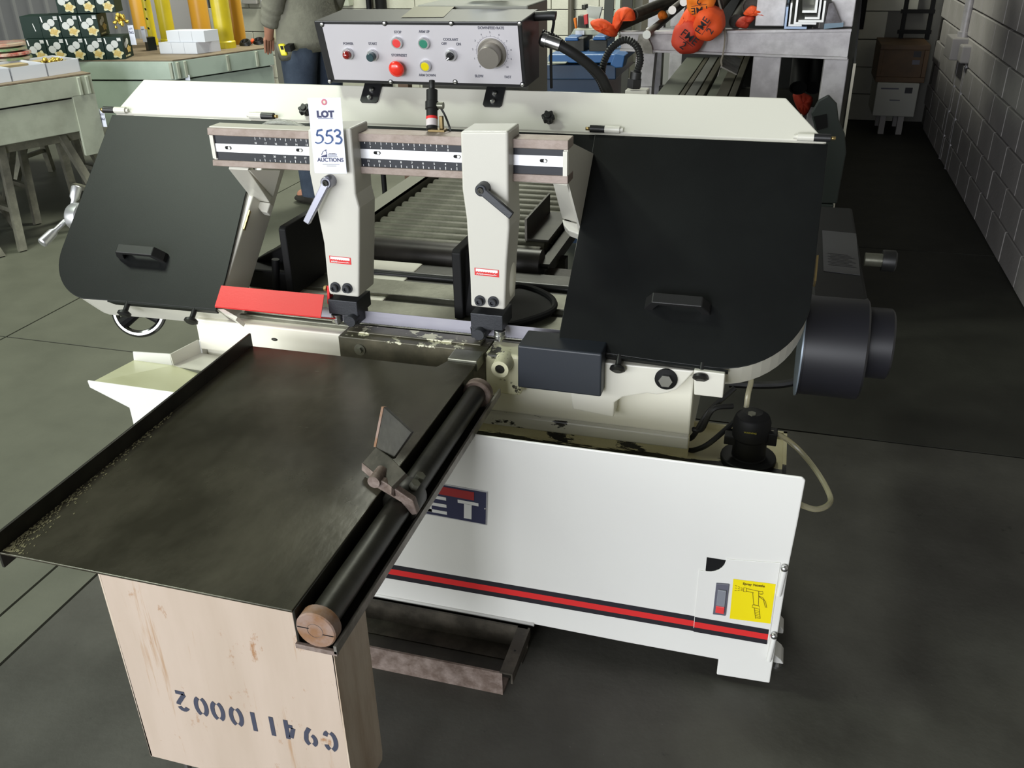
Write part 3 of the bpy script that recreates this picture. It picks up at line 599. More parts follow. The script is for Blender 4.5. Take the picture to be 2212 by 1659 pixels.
# ---- guide beam with rulers
RY=.4805
gbm=MB(); gbm.box(-1.337,-.506,RY+.006,RY+.050,.962,1.050)
gbm.build('guide_beam',enamel,saw,bevel=.002)
for n,z0,z1 in (('beam_flange',1.031,1.0505),('beam_flange',.9615,.9785)):
    m_=MB(); m_.prism([(-1.340,RY,z0-.0),(-.505,RY,z0+.003),(-.505,RY,z1+.003),(-1.338,RY,z1-.003)],(0,.05,0)); m_.build(n,flange_steel,saw,bevel=.0015)
yb=RY+.006
def strip(n,x0,x1,za,zb,ta,tb,m,d):
    k=MB(); k.prism([(x0,yb,za),(x1,yb,zb),(x1,yb,tb),(x0,yb,ta)],(0,-d,0)); return k.build(n,m,saw)
top_s=strip('scale_plate',-1.327,-.516,1.0125,1.0205,1.0305,1.0345,scaleblack,.001)
alu_s=strip('slotted_strip',-1.327,-.516,.994,.9985,1.0125,1.0205,alu,.0022)
bot_s=strip('scale_plate',-1.327,-.516,.9755,.981,.994,.9985,scaleblack,.001)
zl=lambda a,b,x:a+(b-a)*(x+1.327)/.811
tk=Flat((0,yb-.001,0),(1,0,0),(0,0,1)); X0=-.765
for i in range(37):
    x=X0-.0127*i; zt=zl(1.0302,1.0338,x); L=.0062 if i%2==0 else .0038
    tk.rect(x-.0006,x+.0006,zt-L-.0004,zt-.0004)
tk.mb.build('scale_marks',whiteflat,top_s)
for i in range(19):
    x=X0-.0254*i; text('lettering',str(i),.0042,(x,yb-.001,zl(1.0145,1.0222,x)),(1,0,.006),(0,0,1),whiteflat,top_s,off=.0001)
tk=Flat((0,yb-.001,0),(1,0,0),(0,0,1)); X3=-.747
for i in range(40):
    x=X3-.0127*(i-1.0); zt=zl(.9762,.9818,x); L=.0062 if i%2==1 else .0038
    if x>-.735 or x<-1.26: continue
    tk.rect(x-.0006,x+.0006,zt+.0004,zt+.0004+L)
tk.mb.build('scale_marks',whiteflat,bot_s)
for i in range(3,22):
    x=X3-.0254*(i-3); text('lettering',str(i),.0042,(x,yb-.001,zl(.9862,.9916,x)),(1,0,.006),(0,0,1),whiteflat,bot_s,off=.0001)
for px,py in ((-1.2949,1.0041),(-1.1155,1.0068),(-0.929,1.0092),(-0.7463,1.0097),(-0.5585,1.0099)):
    f_=Flat((px,yb-.0022,py),(1,0,.006),(0,0,1)); f_.poly([(-.0035+.0035*math.cos(t),.0035*math.sin(t)) for t in [PI/2+PI*i/8 for i in range(9)]]+[(.006+.0035*math.cos(t),.0035*math.sin(t)) for t in [-PI/2+PI*i/8 for i in range(9)]]); f_.mb.build('slot',matte_black,alu_s)
    m_=MB(); m_.lathe((px+.005,yb-.0022,py),(0,-1,0),[(.0042,0),(.0042,.0015),(.003,.003)],14); m_.build('slot_screw',steel,alu_s)
for x0,x1,n in ((-1.336,-1.327,0),(-.516,-.507,0)):
    MB().box(x0,x1,RY+.0005,RY+.02,.979,1.031).build('beam_end',enamel,saw)
# struts from the beam to the bow
def strut(pts,th=.006):
    k=MB(); k.prism(pts,(th,0,0)); return k
# left: flat bar running back and down from the beam, with side gusset
L0=[V(p) for p in [(-1.3065, 0.49, 0.954), (-1.2548, 0.49, 0.9545)]]; L1=[V(p) for p in [(-1.372, 0.6725, 0.8273), (-1.3215, 0.6692, 0.8241)]]
m_=MB(); m_.add([L0[0],L0[1],L1[1],L1[0],L0[0]+V((0,.012,.012)),L0[1]+V((0,.012,.012)),L1[1]+V((0,.012,.012)),L1[0]+V((0,.012,.012))],[[0,1,2,3],[4,7,6,5],[0,4,5,1],[1,5,6,2],[2,6,7,3],[3,7,4,0]]); m_.build('beam_strut',enamel,saw,bevel=.002)
m_=MB(); m_.prism([L0[1],V((-1.2242, 0.57, 0.9355)),L1[1]+V((0,.012,.012))],(.004,0,0)); m_.build('strut_gusset',enamel,saw)
m_=MB(); m_.prism([(-1.3703, 0.672, 0.8275), (-1.3199, 0.6687, 0.8243), (-1.3208, 0.6485, 0.8048), (-1.34, 0.6504, 0.8066)],HN*-.02); m_.build('strut_foot',enamel,saw,bevel=.003)
R0=[V(p) for p in [(-0.5392, 0.49, 0.9626), (-0.5077, 0.49, 0.9604)]]; R1=[V(p) for p in [(-0.5546, 0.6436, 0.841), (-0.5151, 0.637, 0.8347)]]
m_=MB(); m_.prism([(-0.5542, 0.6422, 0.8404), (-0.5138, 0.6357, 0.8341), (-0.507, 0.6156, 0.8147), (-0.5342, 0.6218, 0.8207), (-0.5483, 0.6313, 0.8299)],HN*-.03); m_.build('strut_foot',enamel,saw,bevel=.003)
m_=MB(); m_.add([R0[0],R0[1],R1[1],R1[0],R0[0]+V((0,.012,.012)),R0[1]+V((0,.012,.012)),R1[1]+V((0,.012,.012)),R1[0]+V((0,.012,.012))],[[0,1,2,3],[4,7,6,5],[0,4,5,1],[1,5,6,2],[2,6,7,3],[3,7,4,0]]); m_.build('beam_strut',enamel,saw,bevel=.002)
m_=MB(); m_.prism([(-.5065,RY+.002,1.053),(-.5065,.757,.965),HW(-.5065,-.25,-.004),(-.5065,RY+.014,.962)],(-.005,0,0)); lab(m_.build('strut_gusset',enamel,saw),'cream triangular end plate of the guide beam')

# ---- guide arms
AYY=.4457
def guide_arm(left,right,sidex,name,lever,sticker,bolts,label):
    pts=left+right[::-1]
    m=MB(); m.prism([(x,AYY,z) for x,z in pts],(0,.088,0)); o=lab(m.build('guide_arm',enamel_arm,saw,bevel=.005,seg=3),label)
    # lever
    (hx,hz),(tx,tz)=lever
    k=MB(); k.lathe((hx,AYY+.004,hz),(0,-1,0),[(.014,0),(.0135,.022),(.0125,.030),(.006,.030),(.006,.026)],24); 
    d=V((tx-hx,0,tz-hz)).normalized(); n=V((-d.z,0,d.x)); p=V((hx,AYY-.026,hz)); q=V((tx,AYY-.036,tz))
    k.add([p+n*.0085,p-n*.0085,q-n*.0075,q+n*.0075,p+n*.0085+V((0,.012,0)),p-n*.0085+V((0,.012,0)),q-n*.0075+V((0,.012,0)),q+n*.0075+V((0,.012,0))],[[0,1,2,3],[4,7,6,5],[0,4,5,1],[1,5,6,2],[2,6,7,3],[3,7,4,0]])
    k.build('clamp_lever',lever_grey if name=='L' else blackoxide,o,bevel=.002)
    k=MB(); capscrew(k,(hx,AYY-.025,hz),(0,-1,0),.0062,.004); k.build('lever_screw',dark_steel,o)
    # blade direction sticker
    (sx0,sz0),(sx1,sz1)=sticker
    f=Flat((sx0,AYY,sz1),(1,0,-.02),(0,0,1)); W_,H_=sx1-sx0,sz0-sz1
    f.rect(0,W_,0,H_); so_=f.mb.build('sticker',redflat,o)
    f=Flat((sx0,AYY-.0004,sz1),(1,0,-.02),(0,0,1)); n_=9; tw=W_*.9/n_; pts_=[(W_*.05,H_*.92)]
    for i in range(n_): pts_+= [(W_*.05+tw*i,H_*.50),(W_*.05+tw*(i+.8),H_*.62)]
    pts_+=[(W_*.95,H_*.50),(W_*.95,H_*.92)]
    for i in range(n_):
        a=W_*.05+tw*i; f.poly([(a,H_*.92),(a,H_*.50),(a+tw,H_*.60),(a+tw,H_*.92)])
    f.stroke([(W_*.10,H_*.22),(W_*.86,H_*.22)],H_*.07); f.poly([(W_*.80,H_*.36),(W_*.80,H_*.20),(W_*.93,H_*.22)])
    for i in range(4): f.stroke([(W_*(.08+.075*i),H_*.12),(W_*(.12+.075*i),H_*.36)],H_*.08)
    f.mb.build('sticker_print',whiteflat,o)
    for bx,bz in bolts:
        k=MB(); capscrew(k,(bx,AYY,bz),(0,-1,0),.0082,.010,.0125); k.build('cap_screw',blackoxide,o)
    return o
armL=guide_arm([(-1.0672, 1.0618), (-1.0756, 0.9671), (-1.0693, 0.8963), (-1.0612, 0.8081), (-1.0636, 0.7052), (-1.0626, 0.6846)],[(-0.9661, 1.0675), (-0.9679, 0.9727), (-0.9697, 0.9261), (-0.9641, 0.8955), (-0.9726, 0.8146), (-0.9876, 0.6835)],0,'L',
  ((-1.0253, 0.9541),(-1.0799, 0.865)),((-1.0508, 0.7804),(-0.9974, 0.7636)),[(-1.0436, 0.7047), (-1.0132, 0.7051)],'cream left guide arm with lever coloured for its reflection')
armR=guide_arm([(-0.7222, 1.0703), (-0.7238, 0.9512), (-0.7173, 0.8878), (-0.7147, 0.7534), (-0.7153, 0.6877)],[(-0.6211, 1.0742), (-0.6232, 0.9316), (-0.6223, 0.8751), (-0.6303, 0.7923), (-0.6369, 0.6865)],0,'R',
  ((-0.6744, 0.9579),(-0.6073, 0.9105)),((-0.703, 0.7801),(-0.6476, 0.7634)),[(-0.693, 0.7042), (-0.662, 0.7049)],'cream right guide arm with black lever')
m_=MB(); m_.sph((-.640,.50,.745),(.012,.03,.05),16,10); m_.build('arm_boss',enamel_bed,armR)
# carbide blocks with rollers
def block(x0,x1,z0,z1,cyl,brg,foot):
    m=MB(); m.box(x0,x1,AYY-.001,AYY+.075,z0,z1)
    m.box(foot[0],foot[1],AYY-.001,AYY+.06,z0-foot[2],z0)
    o=m.build('guide_block',blackoxide,saw,bevel=.0015)
    m=MB(); m.lathe((cyl[0],AYY+.01,cyl[1]),(0,-1,0),[(.0135,0),(.0135,.026),(.0125,.028)],26); m.build('roller_pin',blackoxide,o,)
    m=MB(); m.lathe((brg[0],AYY+.006,brg[1]+.012),(0,0,-1),[(.0125,0),(.0135,.001),(.0135,.008),(.0125,.009),(.0125,.010),(.0135,.011),(.0135,.018),(.012,.019),(.006,.019),(.006,.026)],26); m.build('bearing',steel,o)
    return o
block(-1.068,-.994,.636,.672,(-1.0073, 0.6285),(-1.0518, 0.6226),(-1.033,-.996,.022))
block(-.717,-.642,.636,.672,(-0.6941, 0.6279),(-0.6507, 0.6226),(-.717,-.683,.024))
# blade
bm_=MB(); zt,zb=.6333,.603
def blade_z(x): return 0
bm_.box(-1.36,-.46,.4856,.4870,.604,.6333); blo=bm_.build('blade',bladesteel,saw)
m_=MB()
for i in range(150):
    x=-1.06+i*.0036; m_.prism([(x,.4858,.6042),(x+.0034,.4858,.6042),(x+.0030,.4858,.6005)],(0,.001,0))
t_=m_.build('blade_teeth',bladesteel,saw); t_['kind']='stuff'
# red guard over the blade on the left
gq=[(-1.3481, -0.4776), (-1.0758, -0.4764), (-1.0688, -0.5325), (-1.3482, -0.5328)]
m_=MB(); m_.prism([HW(x,v,.012) for x,v in gq],HN*.002)
g0,g1=HW(gq[3][0],gq[3][1],.012),HW(gq[2][0],gq[2][1],.012)
m_.add([g0,g1,g1+V((.02,.03,-.012)),g0+V((0,.03,-.012)),g0-HE*.002,g1-HE*.002,g1+V((.02,.03,-.015)),g0+V((0,.03,-.015))],[[0,1,2,3],[4,7,6,5],[0,4,5,1],[1,5,6,2],[2,6,7,3],[3,7,4,0]])
gdo=lab(m_.build('blade_guard',red,saw),'red blade guard strip')
m_=MB(); m_.prism([(-1.0683, 0.45, 0.7032),(-1.0623, 0.45, 0.7037),(-1.0675, 0.45, 0.6523),(-1.0725, 0.45, 0.66)],(0,.02,0)); m_.build('guard_tab',red,saw)
m_=MB(); hexbolt(m_,(-1.0718, 0.455, 0.6952),(-1,0,0),.007,.006); m_.build('guard_bolt',brass,saw)
lq_=[(-1.3494, -0.533), (-1.3335, -0.5314), (-1.2906, -0.5477), (-1.2929, -0.5564)]; m_=MB(); m_.prism([HW(x,v,-.002) for x,v in lq_],HN*-.04); m_.build('bow_lip',enamel,bwo)

# ---- vise
def jaw(x0,x1,y0,y1,z0,z1,label):
    m=MB(); m.prism([(x0,y0,z0),(x0,y0,z1-.006),(x0,y0+.010,z1),(x0,y1,z1),(x0,y1,z0)],(x1-x0,0,0)); return lab(m.build('vise_jaw',matte_black,saw,bevel=.003),label)
jaw(-1.270,-1.250,.605,.86,.600,.784,'black left vise jaw'); jaw(-.800,-.777,.565,.83,.600,.772,'black right vise jaw')
m_=MB(); m_.box(-1.42,-1.27,.64,.86,.598,.650); m_.prism([(-1.42,.70,.650),(-1.28,.70,.650),(-1.28,.70,.72)],(0,.08,0)); m_.build('jaw_carriage',matte_black,saw,bevel=.006)
m_=MB(); m_.cyl((-1.3233, 0.64, 0.5807),(-1.3112, 0.64, 0.6842),.010,14); m_.build('jaw_stud',matte_black,saw)
cr=[(-0.7178, 0.7341, 0.6), (-0.6996, 0.7781, 0.6), (-0.6376, 0.7532, 0.6), (-0.5887, 0.7014, 0.6), (-0.5767, 0.6379, 0.6), (-0.6094, 0.5782, 0.6), (-0.6557, 0.5335, 0.6), (-0.6813, 0.5894, 0.6)]
m_=MB(); m_.prism(cr,(0,0,.012)); m_.tube([V(p)+V((0,0,.014)) for p in cr],.008,8,4); m_.build('jaw_foot',matte_black,saw)
m_=MB(); m_.prism([(-.777,.58,.605),(-.70,.60,.605),(-.70,.61,.64),(-.765,.61,.74),(-.777,.60,.76)],(0,.018,0)); m_.build('jaw_rib',matte_black,saw)
m_=MB(); m_.tube([(-1.33,.845,0.5877),(-.46,.845,0.5877)],.012,14,1,smooth=False); m_.build('bed_bar',cover_sm,saw)
# chromed vise wheel below the left cover
wc=V((-1.7849, 0.66, 0.4867)); wd_=V((.35,-.85,.35)).normalized(); d_,u_,w_2=frame(wd_)
m_=MB(); m_.tube([wc+(u_*math.cos(t)+w_2*math.sin(t))*.066 for t in [2*PI*i/28 for i in range(28)]],.0105,10,2,closed=True); who=m_.build('hand_wheel',chrome,saw)
m_=MB(); m_.sph(wc-wd_*.01,.020,14,8)
for a in (.6,2.7,4.8): m_.cyl(wc-wd_*.01,wc+(u_*math.cos(a)+w_2*math.sin(a))*.062,.012,10,.018)
m_.build('wheel_spokes',matte_black,who)
m_=MB(); m_.cyl(wc-wd_*.01,wc-wd_*.30,.011,12); m_.build('vise_screw',ground,saw)
# tension handle on the left end of the bow
tc=V((-1.905, 0.621, 0.7652)); 
m_=MB(); m_.lathe(tc+V((.045,0,0)),(-1,0,0),[(.034,0),(.037,.004),(.037,.030),(.033,.037),(.012,.039)],26); tho=m_.build('tension_hub',alu,saw)
for tip in ((-1.905, 0.67, 0.833),(-1.93, 0.5258, 0.7177)):
    tip=V(tip); d=(tip-tc).normalized(); L=(tip-tc).length
    m_=MB(); m_.lathe(tc,d,[(.007,.02),(.007,L*.52),(.0125,L*.62),(.0135,L*.97),(.011,L)],16); m_.build('tension_arm',alu,tho)
tip=tc+V((0,.10,-.03)); m_=MB(); m_.lathe(tc,tip-tc,[(.007,.02),(.007,.06),(.0125,.07),(.0135,.11)],16); m_.build('tension_arm',alu,tho)
m_=MB(); m_.cyl(tc+V((.045,0,0)),HW(-1.80,-.26,-.055),.012,12); m_.build('tension_shaft',steel,tho)

# ---- motor, gear box and pump at the right end
my=.72; mc_=V((0.0104, 0.72, 0.5585)); 
m_=MB(); m_.lathe((mc_.x-.004,my,mc_.z-.005),(1,0,0),[(.121,0),(.121,.004),(.118,.004),(.118,.132),(.112,.137)],44); m_.lathe((mc_.x+.125,my+.02,mc_.z+.005),(1,0,0),[(.082,0),(.082,.062),(.076,.067)],36); mto=lab(m_.build('motor_housing',motor_black,saw),'black drum shaped motor housing')
m_=MB(); m_.lathe((mc_.x-.008,my,mc_.z-.005),(1,0,0),[(.118,0),(.1235,.0005),(.1235,.004),(.118,.0045)],44); m_.build('drum_rim',mat('rim_grey',(.30,.36,.42),.35,metal=.4),mto)
gx=0.0087; 
GT=mc_.z+.112; m_=MB(); m_.box(mc_.x+.004,mc_.x+.128,my-.01,1.4848,mc_.z-.08,GT); gbo=m_.build('gear_box',matte_black,saw,bevel=.008,seg=3)
pq=[V(p) for p in [(0.0472, 1.2364, 0.671), (0.1353, 1.2266, 0.671), (0.1286, 0.8917, 0.671), (0.0444, 0.9018, 0.671)]]
m_=MB(); m_.prism(pq,(0,0,.001)); gpo=m_.build('rating_plate',mat('rating_plate',(.05,.05,.055),.4,metal=.3),gbo)
f_=Flat(pq[3]+V((0,0,.001)),pq[2]-pq[3],V((0,1,0))); 
for i in range(9): f_.rect(.012+.006*(i%2),.078-.008*(i%3),.05+.011*i,.054+.011*i)
f_.mb.build('plate_print',blackflat,gpo)
kx=V((0.145, 1.0053, 0.6745))
m_=MB(); m_.cyl(kx,kx+V((.042,0,0)),.017,16); m_.build('knob_shaft',ground,gbo)
m_=MB(); m_.lathe(kx+V((.040,0,0)),(1,0,0),[(.026,0),(.027,.004),(.027,.030),(.022,.034)],24); m_.build('adjusting_knob',rubber,gbo)
pp=V((-.085,.45,.381))
m_=MB(); m_.lathe(pp,(0,0,1),[(.060,0),(.060,.012),(.036,.014),(.036,.060),(.040,.062),(.040,.100),(.0355,.112),(.020,.122)],24); m_.box(pp.x+.03,pp.x+.055,pp.y-.015,pp.y+.015,.432,.462); m_.box(pp.x-.055,pp.x-.03,pp.y-.02,pp.y+.02,.425,.445); pmo2=lab(m_.build('coolant_pump',matte_black,saw,bevel=.002),'black coolant pump in the tray')
m_=MB(); hexbolt(m_,pp+V((-.003,-.012,.120)),(0,0,1),.009,.005); m_.build('pump_nut',ground,pmo2)
text('lettering','WARNING',.0038,(pp.x-.002,pp.y-.0405,.471),(1,0,0),(0,0,1),mat('warning_yellow',(.30,.26,.02),.5),pmo2)
MB().tube([(-0.1011, 0.49, 0.4901),(-0.1005, 0.5, 0.5195),(-0.0975, 0.52, 0.5384),(-0.1004, 0.54, 0.5682)],.006,10).build('clear_hose',clear_hose,saw)
MB().tube([(-0.0623, 0.45, 0.4549),(-0.0295, 0.45, 0.455),(0.0136, 0.44, 0.4324),(0.0577, 0.4, 0.4034),(0.0845, 0.34, 0.3867),(0.0755, 0.28, 0.4028),(0.0494, 0.24, 0.4166),(0.014, 0.22, 0.4371)],.0058,10).build('clear_hose',clear_hose,saw)
m_=MB(); m_.cyl((-0.0682, 0.45, 0.4552),(-0.0566, 0.45, 0.4557),.0065,12); m_.build('hose_barb',steel,saw)
MB().tube([(-0.1485, 0.75, 0.4123),(-0.0761, 0.75, 0.4175),(-0.022, 0.75, 0.4268),(0.0202, 0.76, 0.4373)],.010,8).build('cable',rubber,saw)
for i,(a,b) in enumerate((((-.13,.47,.50),(-.19,.46,.44)),((-.13,.50,.53),(-.21,.47,.41)),((-.12,.48,.46),(-.20,.45,.39)))):
    a,b=V(a),V(b); MB().tube([a,(a+b)/2+V((-.01,-.02,.03-.02*i)),b,(b+V((-.02,.01,-.01)))],.006,8).build('cable',rubber,saw)
# laser with cable and bracket, braided hose
lx=V((-0.8225, 0.56, 1.13)); lq=V((-0.8122, 0.52, 1.0557)); ld=(lx-lq)
m_=MB(); 
L=ld.length
m_.lathe(lq,ld,[(.0122,0),(.0122,L*.50),(.0145,L*.52),(.0145,L*.70),(.0122,L*.72),(.0122,L*1.0),(.0065,L*1.02),(.0055,L*1.04),(.0065,L*1.06),(.0065,L*1.24)],20); lso=lab(m_.build('laser_unit',rubber,saw),'black laser pointer unit')
f0=lq+ld*.08; m_=MB(); m_.lathe(f0,ld,[(.0125,0),(.0125,L*.17)],20,caps=False); m_.build('laser_label',mat('laser_label',(.55,.50,.50),.4),lso)
m_=MB(); m_.lathe(f0+ld*.17,ld,[(.0126,0),(.0126,L*.07)],20,caps=False); m_.build('laser_label',redflat,lso)
m_=MB(); m_.cyl(lq+ld*.62,lq+ld*.62+V((.026,.0,0)),.0075,14); m_.build('laser_knob',ground,lso)
m_=MB(); m_.obox(lq+V((-.010,.0,-.010)),(.038,0,0),(0,.02,0),(0,0,.010)); m_.obox(lq+V((.013,.010,0)),(.008,0,0),(0,.010,0),(0,0,.026)); m_.build('laser_bracket',mat('dull_brass',(.22,.16,.07),.45,metal=.7),lso,bevel=.001)
MB().tube([lq+ld*.6+V((.015,.005,0)),lq+ld*.35+V((.025,.012,0)),lq+V((.036,.014,0)),lq+V((.038,.02,-.03))],.0022,6).build('laser_cable',rubber,lso)
MB().tube([(-1.2506, 0.56, 1.031),(-1.2219, 0.56, 1.0456),(-1.1896, 0.56, 1.0479),(-1.1518, 0.56, 1.041),(-1.1213, 0.55, 1.0297)],.0085,10).build('braided_hose',braid,saw)
# greased fitting pipes behind the strip ends
m_=MB(); m_.cyl((-1.9022, 0.85, 1.0052),(-1.9192, 0.85, 0.9983),.006,10); m_.build('strip_pin',brass,saw)
# ------------------------------------------------------------ outfeed table in front of the saw
TZ=.5946
tb=thing('outfeed_table','oily steel outfeed table with a beige sheet metal pedestal in front of the saw','table',(-.9,-.2,0))
pl=MB(); pp_=[(-1.187,-.459),(-.682,-.462),(-.676,.350),(-.742,.350),(-.755,.318),(-1.205,.318)]
pl.prism([(x,y,TZ-.004) for x,y in pp_],(0,0,.004)); plo=pl.build('table_plate',plate_steel,tb,bevel=.001)
ra=MB(); ra.prism([(-1.187,-.459,TZ-.03),(-1.205,.322,TZ-.03),(-1.205,.322,TZ+.030),(-1.187,-.459,TZ+.030)],(-.005,0,0)); ra.build('side_rail',dark_steel,tb,bevel=.001)
# brown cutting residue along the foot of the rail, at the near corner
rs=MB(); random.seed(3)
for i in range(420):
    t=random.random()**1.9; y=-.454+t*.45; x=-1.186-.018*(y+.459)/.78+abs(random.gauss(0,.016))*(1-t*.8); s=random.uniform(.0008,.0024)
    rs.box(x,x+s,y,y+s*1.8,TZ,TZ+random.uniform(.0003,.0009))
ro=rs.build('grit',mat('grit',(.17,.155,.08),.8),tb); ro['kind']='stuff'
ch=MB(); ch.box(-.684,-.680,-.459,.345,.534,TZ-.002); ch.box(-.684,-.620,-.455,.335,.528,.532); ch.prism([(-.624,-.462,.528),(-.624,.345,.528),(-.624,.345,.543),(-.624,-.462,.543)],(.004,0,0))
ch.build('roller_channel',dark_steel,tb,bevel=.001)
le=MB(); le.prism([(-.6195,-.463,.529),(-.6195,.345,.529),(-.6195,.345,.544),(-.6195,-.463,.544)],(-.0046,0,0)); le.build('channel_edge',lip_steel,tb)
le=MB(); le.box(-.685,-.620,-.463,-.458,.526,.534); le.build('channel_front_edge',rust,tb)
ct=MB(); ct.box(-.742,-.674,.352,.405,TZ-.02,TZ+.006); ct.build('connecting_tab',ground,tb,bevel=.002)
rd=MB(); rd.lathe((-.651,-.445,.565),(0,1,0),[(.022,0),(.022,.735)],22); rdo=rd.build('stop_rod',dark_steel,tb)
re_=MB(); re_.lathe((-.651,-.460,.563),(0,1,0),[(.029,0),(.031,.002),(.031,.020),(.029,.022)],26); reo=re_.build('rod_end',rust_end,tb)
q=Flat((-.651,-.460,.563),(1,0,0),(0,0,1)); q.rect(-.028,-.010,.002,.0035); q.rect(.011,.028,-.0045,-.003); q.mb.build('end_slit',matte_black,reo)
q=Flat((-.651,-.460,.563),(1,0,0),(0,0,1),lift=.0004); q.ring(-.0005,0,.0118,.0125,24); q.mb.build('weld_ring',rust,reo)
re_=MB(); re_.lathe((-.649,.268,.565),(0,1,0),[(.029,0),(.031,.002),(.031,.018),(.029,.02)],26); re_.build('rod_collar',rust,tb)
# swivelling length stop on the rod
sy=-.125
cl_=MB(); cl_.lathe((-.651,sy-.028,.565),(0,1,0),[(.031,0),(.033,.003),(.033,.048),(.031,.051)],24); clo=cl_.build('stop_collar',dark_steel,tb)
for dy in (-.012,.012): 
    m_=MB(); hexbolt(m_,(-.632,sy+dy+.008,.594),(.5,0,.87),.009,.012); m_.build('collar_bolt',ground,clo)
arm=MB(); a0=V((-.622,sy-.042,.575)); arm.prism([(-.622,sy-.040,.562),(-.612,sy-.040,.566),(-.618,sy-.040,.592),(-.640,sy-.040,.606),(-.668,sy-.040,.622),(-.690,sy-.040,.628),(-.692,sy-.040,.612),(-.668,sy-.040,.600),(-.640,sy-.040,.585)],(0,.014,0)); arm.build('stop_arm',rust,tb,bevel=.002)
q0=[V(p) for p in [(-0.7304, -0.1154, 0.6188), (-0.6522, -0.17, 0.6176), (-0.6344, -0.1494, 0.6348), (-0.6701, -0.1193, 0.6381), (-0.7137, -0.09, 0.6382)]]
m_=MB(); nrm=(q0[1]-q0[0]).cross(q0[3]-q0[0]).normalized(); nrm=nrm if nrm.y<0 else -nrm
m_.prism(q0,-nrm*.009); spo=m_.build('stop_plate',rust_dark,tb,bevel=.001)
e0=MB(); e0.prism([q0[0]+nrm*.0005,q0[1]+nrm*.0005,q0[1]+V((.0,-.004,-.012)),q0[0]+V((0,-.004,-.012))],-nrm*.010); e0.build('plate_edge',rust,spo)
q1=[V(p) for p in [(-0.7137, -0.09, 0.6382), (-0.7009, -0.0701, 0.7094), (-0.6378, -0.104, 0.687), (-0.6752, -0.1085, 0.6307)]]
m_=MB(); n1=(q1[1]-q1[0]).cross(q1[3]-q1[0]).normalized(); n1=n1 if n1.y<0 else -n1
m_.prism(q1,-n1*.007); m_.build('stop_plate',dark_steel,tb,bevel=.001)
e0=MB(); e0.prism([q1[0]+n1*.0004,q1[1]+n1*.0004,q1[1]-V((.0045,0,0)),q1[0]-V((.0045,0,0))],-n1*.007); e0.build('plate_edge',rust_end,spo)
m_=MB(); m_.cyl((-.684,sy-.046,.622),(-.684,sy-.010,.622),.011,16); m_.build('stop_pivot',rust,tb)
# pedestal: folded sheet box with a notch for the channel
pd=MB(); PF=-.458
pf=[(-1.006,.5905),(-1.010,.197),(-.632,.197),(-.628,.528),(-.676,.528),(-.684,.534),(-.685,.5905)]
pd.prism([(x,PF,z) for x,z in pf],(0,.003,0)); pdo=lab(pd.build('pedestal_front',beige,tb,bevel=.001),'beige pedestal sheet with a stencilled number')
sd=MB(); sd.prism([(-.631,PF,.527),(-.631,-.352,.527),(-.631,-.352,.205),(-.631,-.356,.190),(-.631,PF,.197)],(.003,0,0)); sd.build('pedestal_side',SIDE:=mat('beige_side',(.50,.42,.33),.5,var=((.36,.27,.19),.4,.7),vs=6,stretch=(1,6,1)),tb); sd=MB(); sd.prism([(-1.009,PF,.589),(-1.009,-.352,.589),(-1.009,-.352,.20),(-1.009,PF,.197)],(.003,0,0)); sd.build('pedestal_side',SIDE,tb)
for x,y in ((-.955,-.44),(-.66,-.44),(-.955,-.37),(-.66,-.37)):
    m_=MB(); m_.cyl((x,y,0),(x,y,.26),.006,10); m_.lathe((x,y,0),(0,0,1),[(.02,0),(.02,.004),(.01,.012)],16); m_.build('pedestal_leg',steel,tb)
# stencilled number, upside down
G={'0':[arc(.28,.5,.25,.45,105,255,9),arc(.32,.5,.25,.45,75,-75,9)],'1':[[(.3,0),(.3,1)]],'2':[[(.08,.80)]+arc(.3,.72,.23,.23,150,20,6),arc(.3,.72,.24,.24,-5,-50,4)+[(.10,.10)],[(.06,.04),(.56,.04)]],
 '4':[[(.42,0),(.42,1)],[(.26,.90),(.07,.36)],[(.10,.30),(.30,.30)]],'9':[arc(.28,.68,.22,.27,110,255,8),arc(.32,.68,.22,.27,70,-20,6)+[(.48,.35),(.30,.06)]],'C':[arc(.30,.5,.26,.46,100,260,9),arc(.34,.68,.20,.28,75,10,4),arc(.34,.32,.20,.28,-75,-10,4)]}
sb=V((-.648,PF-.0006,.3085)); sx_=V((-1,0,.0)); sy_=V((0,0,-1)); gh=.041
# glyph anchor points from right to left
xz=[(-0.6554, 0.3394), (-0.6896, 0.3393), (-0.7254, 0.3431), (-0.7547, 0.3425), (-0.7867, 0.3435), (-0.8175, 0.3454), (-0.8502, 0.3482), (-0.8797, 0.3501), (-0.9143, 0.3517)]
stk=mat('stencil_ink',(.035,.04,.065),.7)
for gch,(cx,cz) in zip('C94110002',xz):
    stf=Flat((0,PF,0),(1,0,0),(0,0,1))
    for stq in G[gch]: stf.stroke([(cx-(a-.3)*gh*.82,cz-(b-.5)*gh) for a,b in stq],.0076)
    stf.mb.build('stencil_digit',stk,pdo)

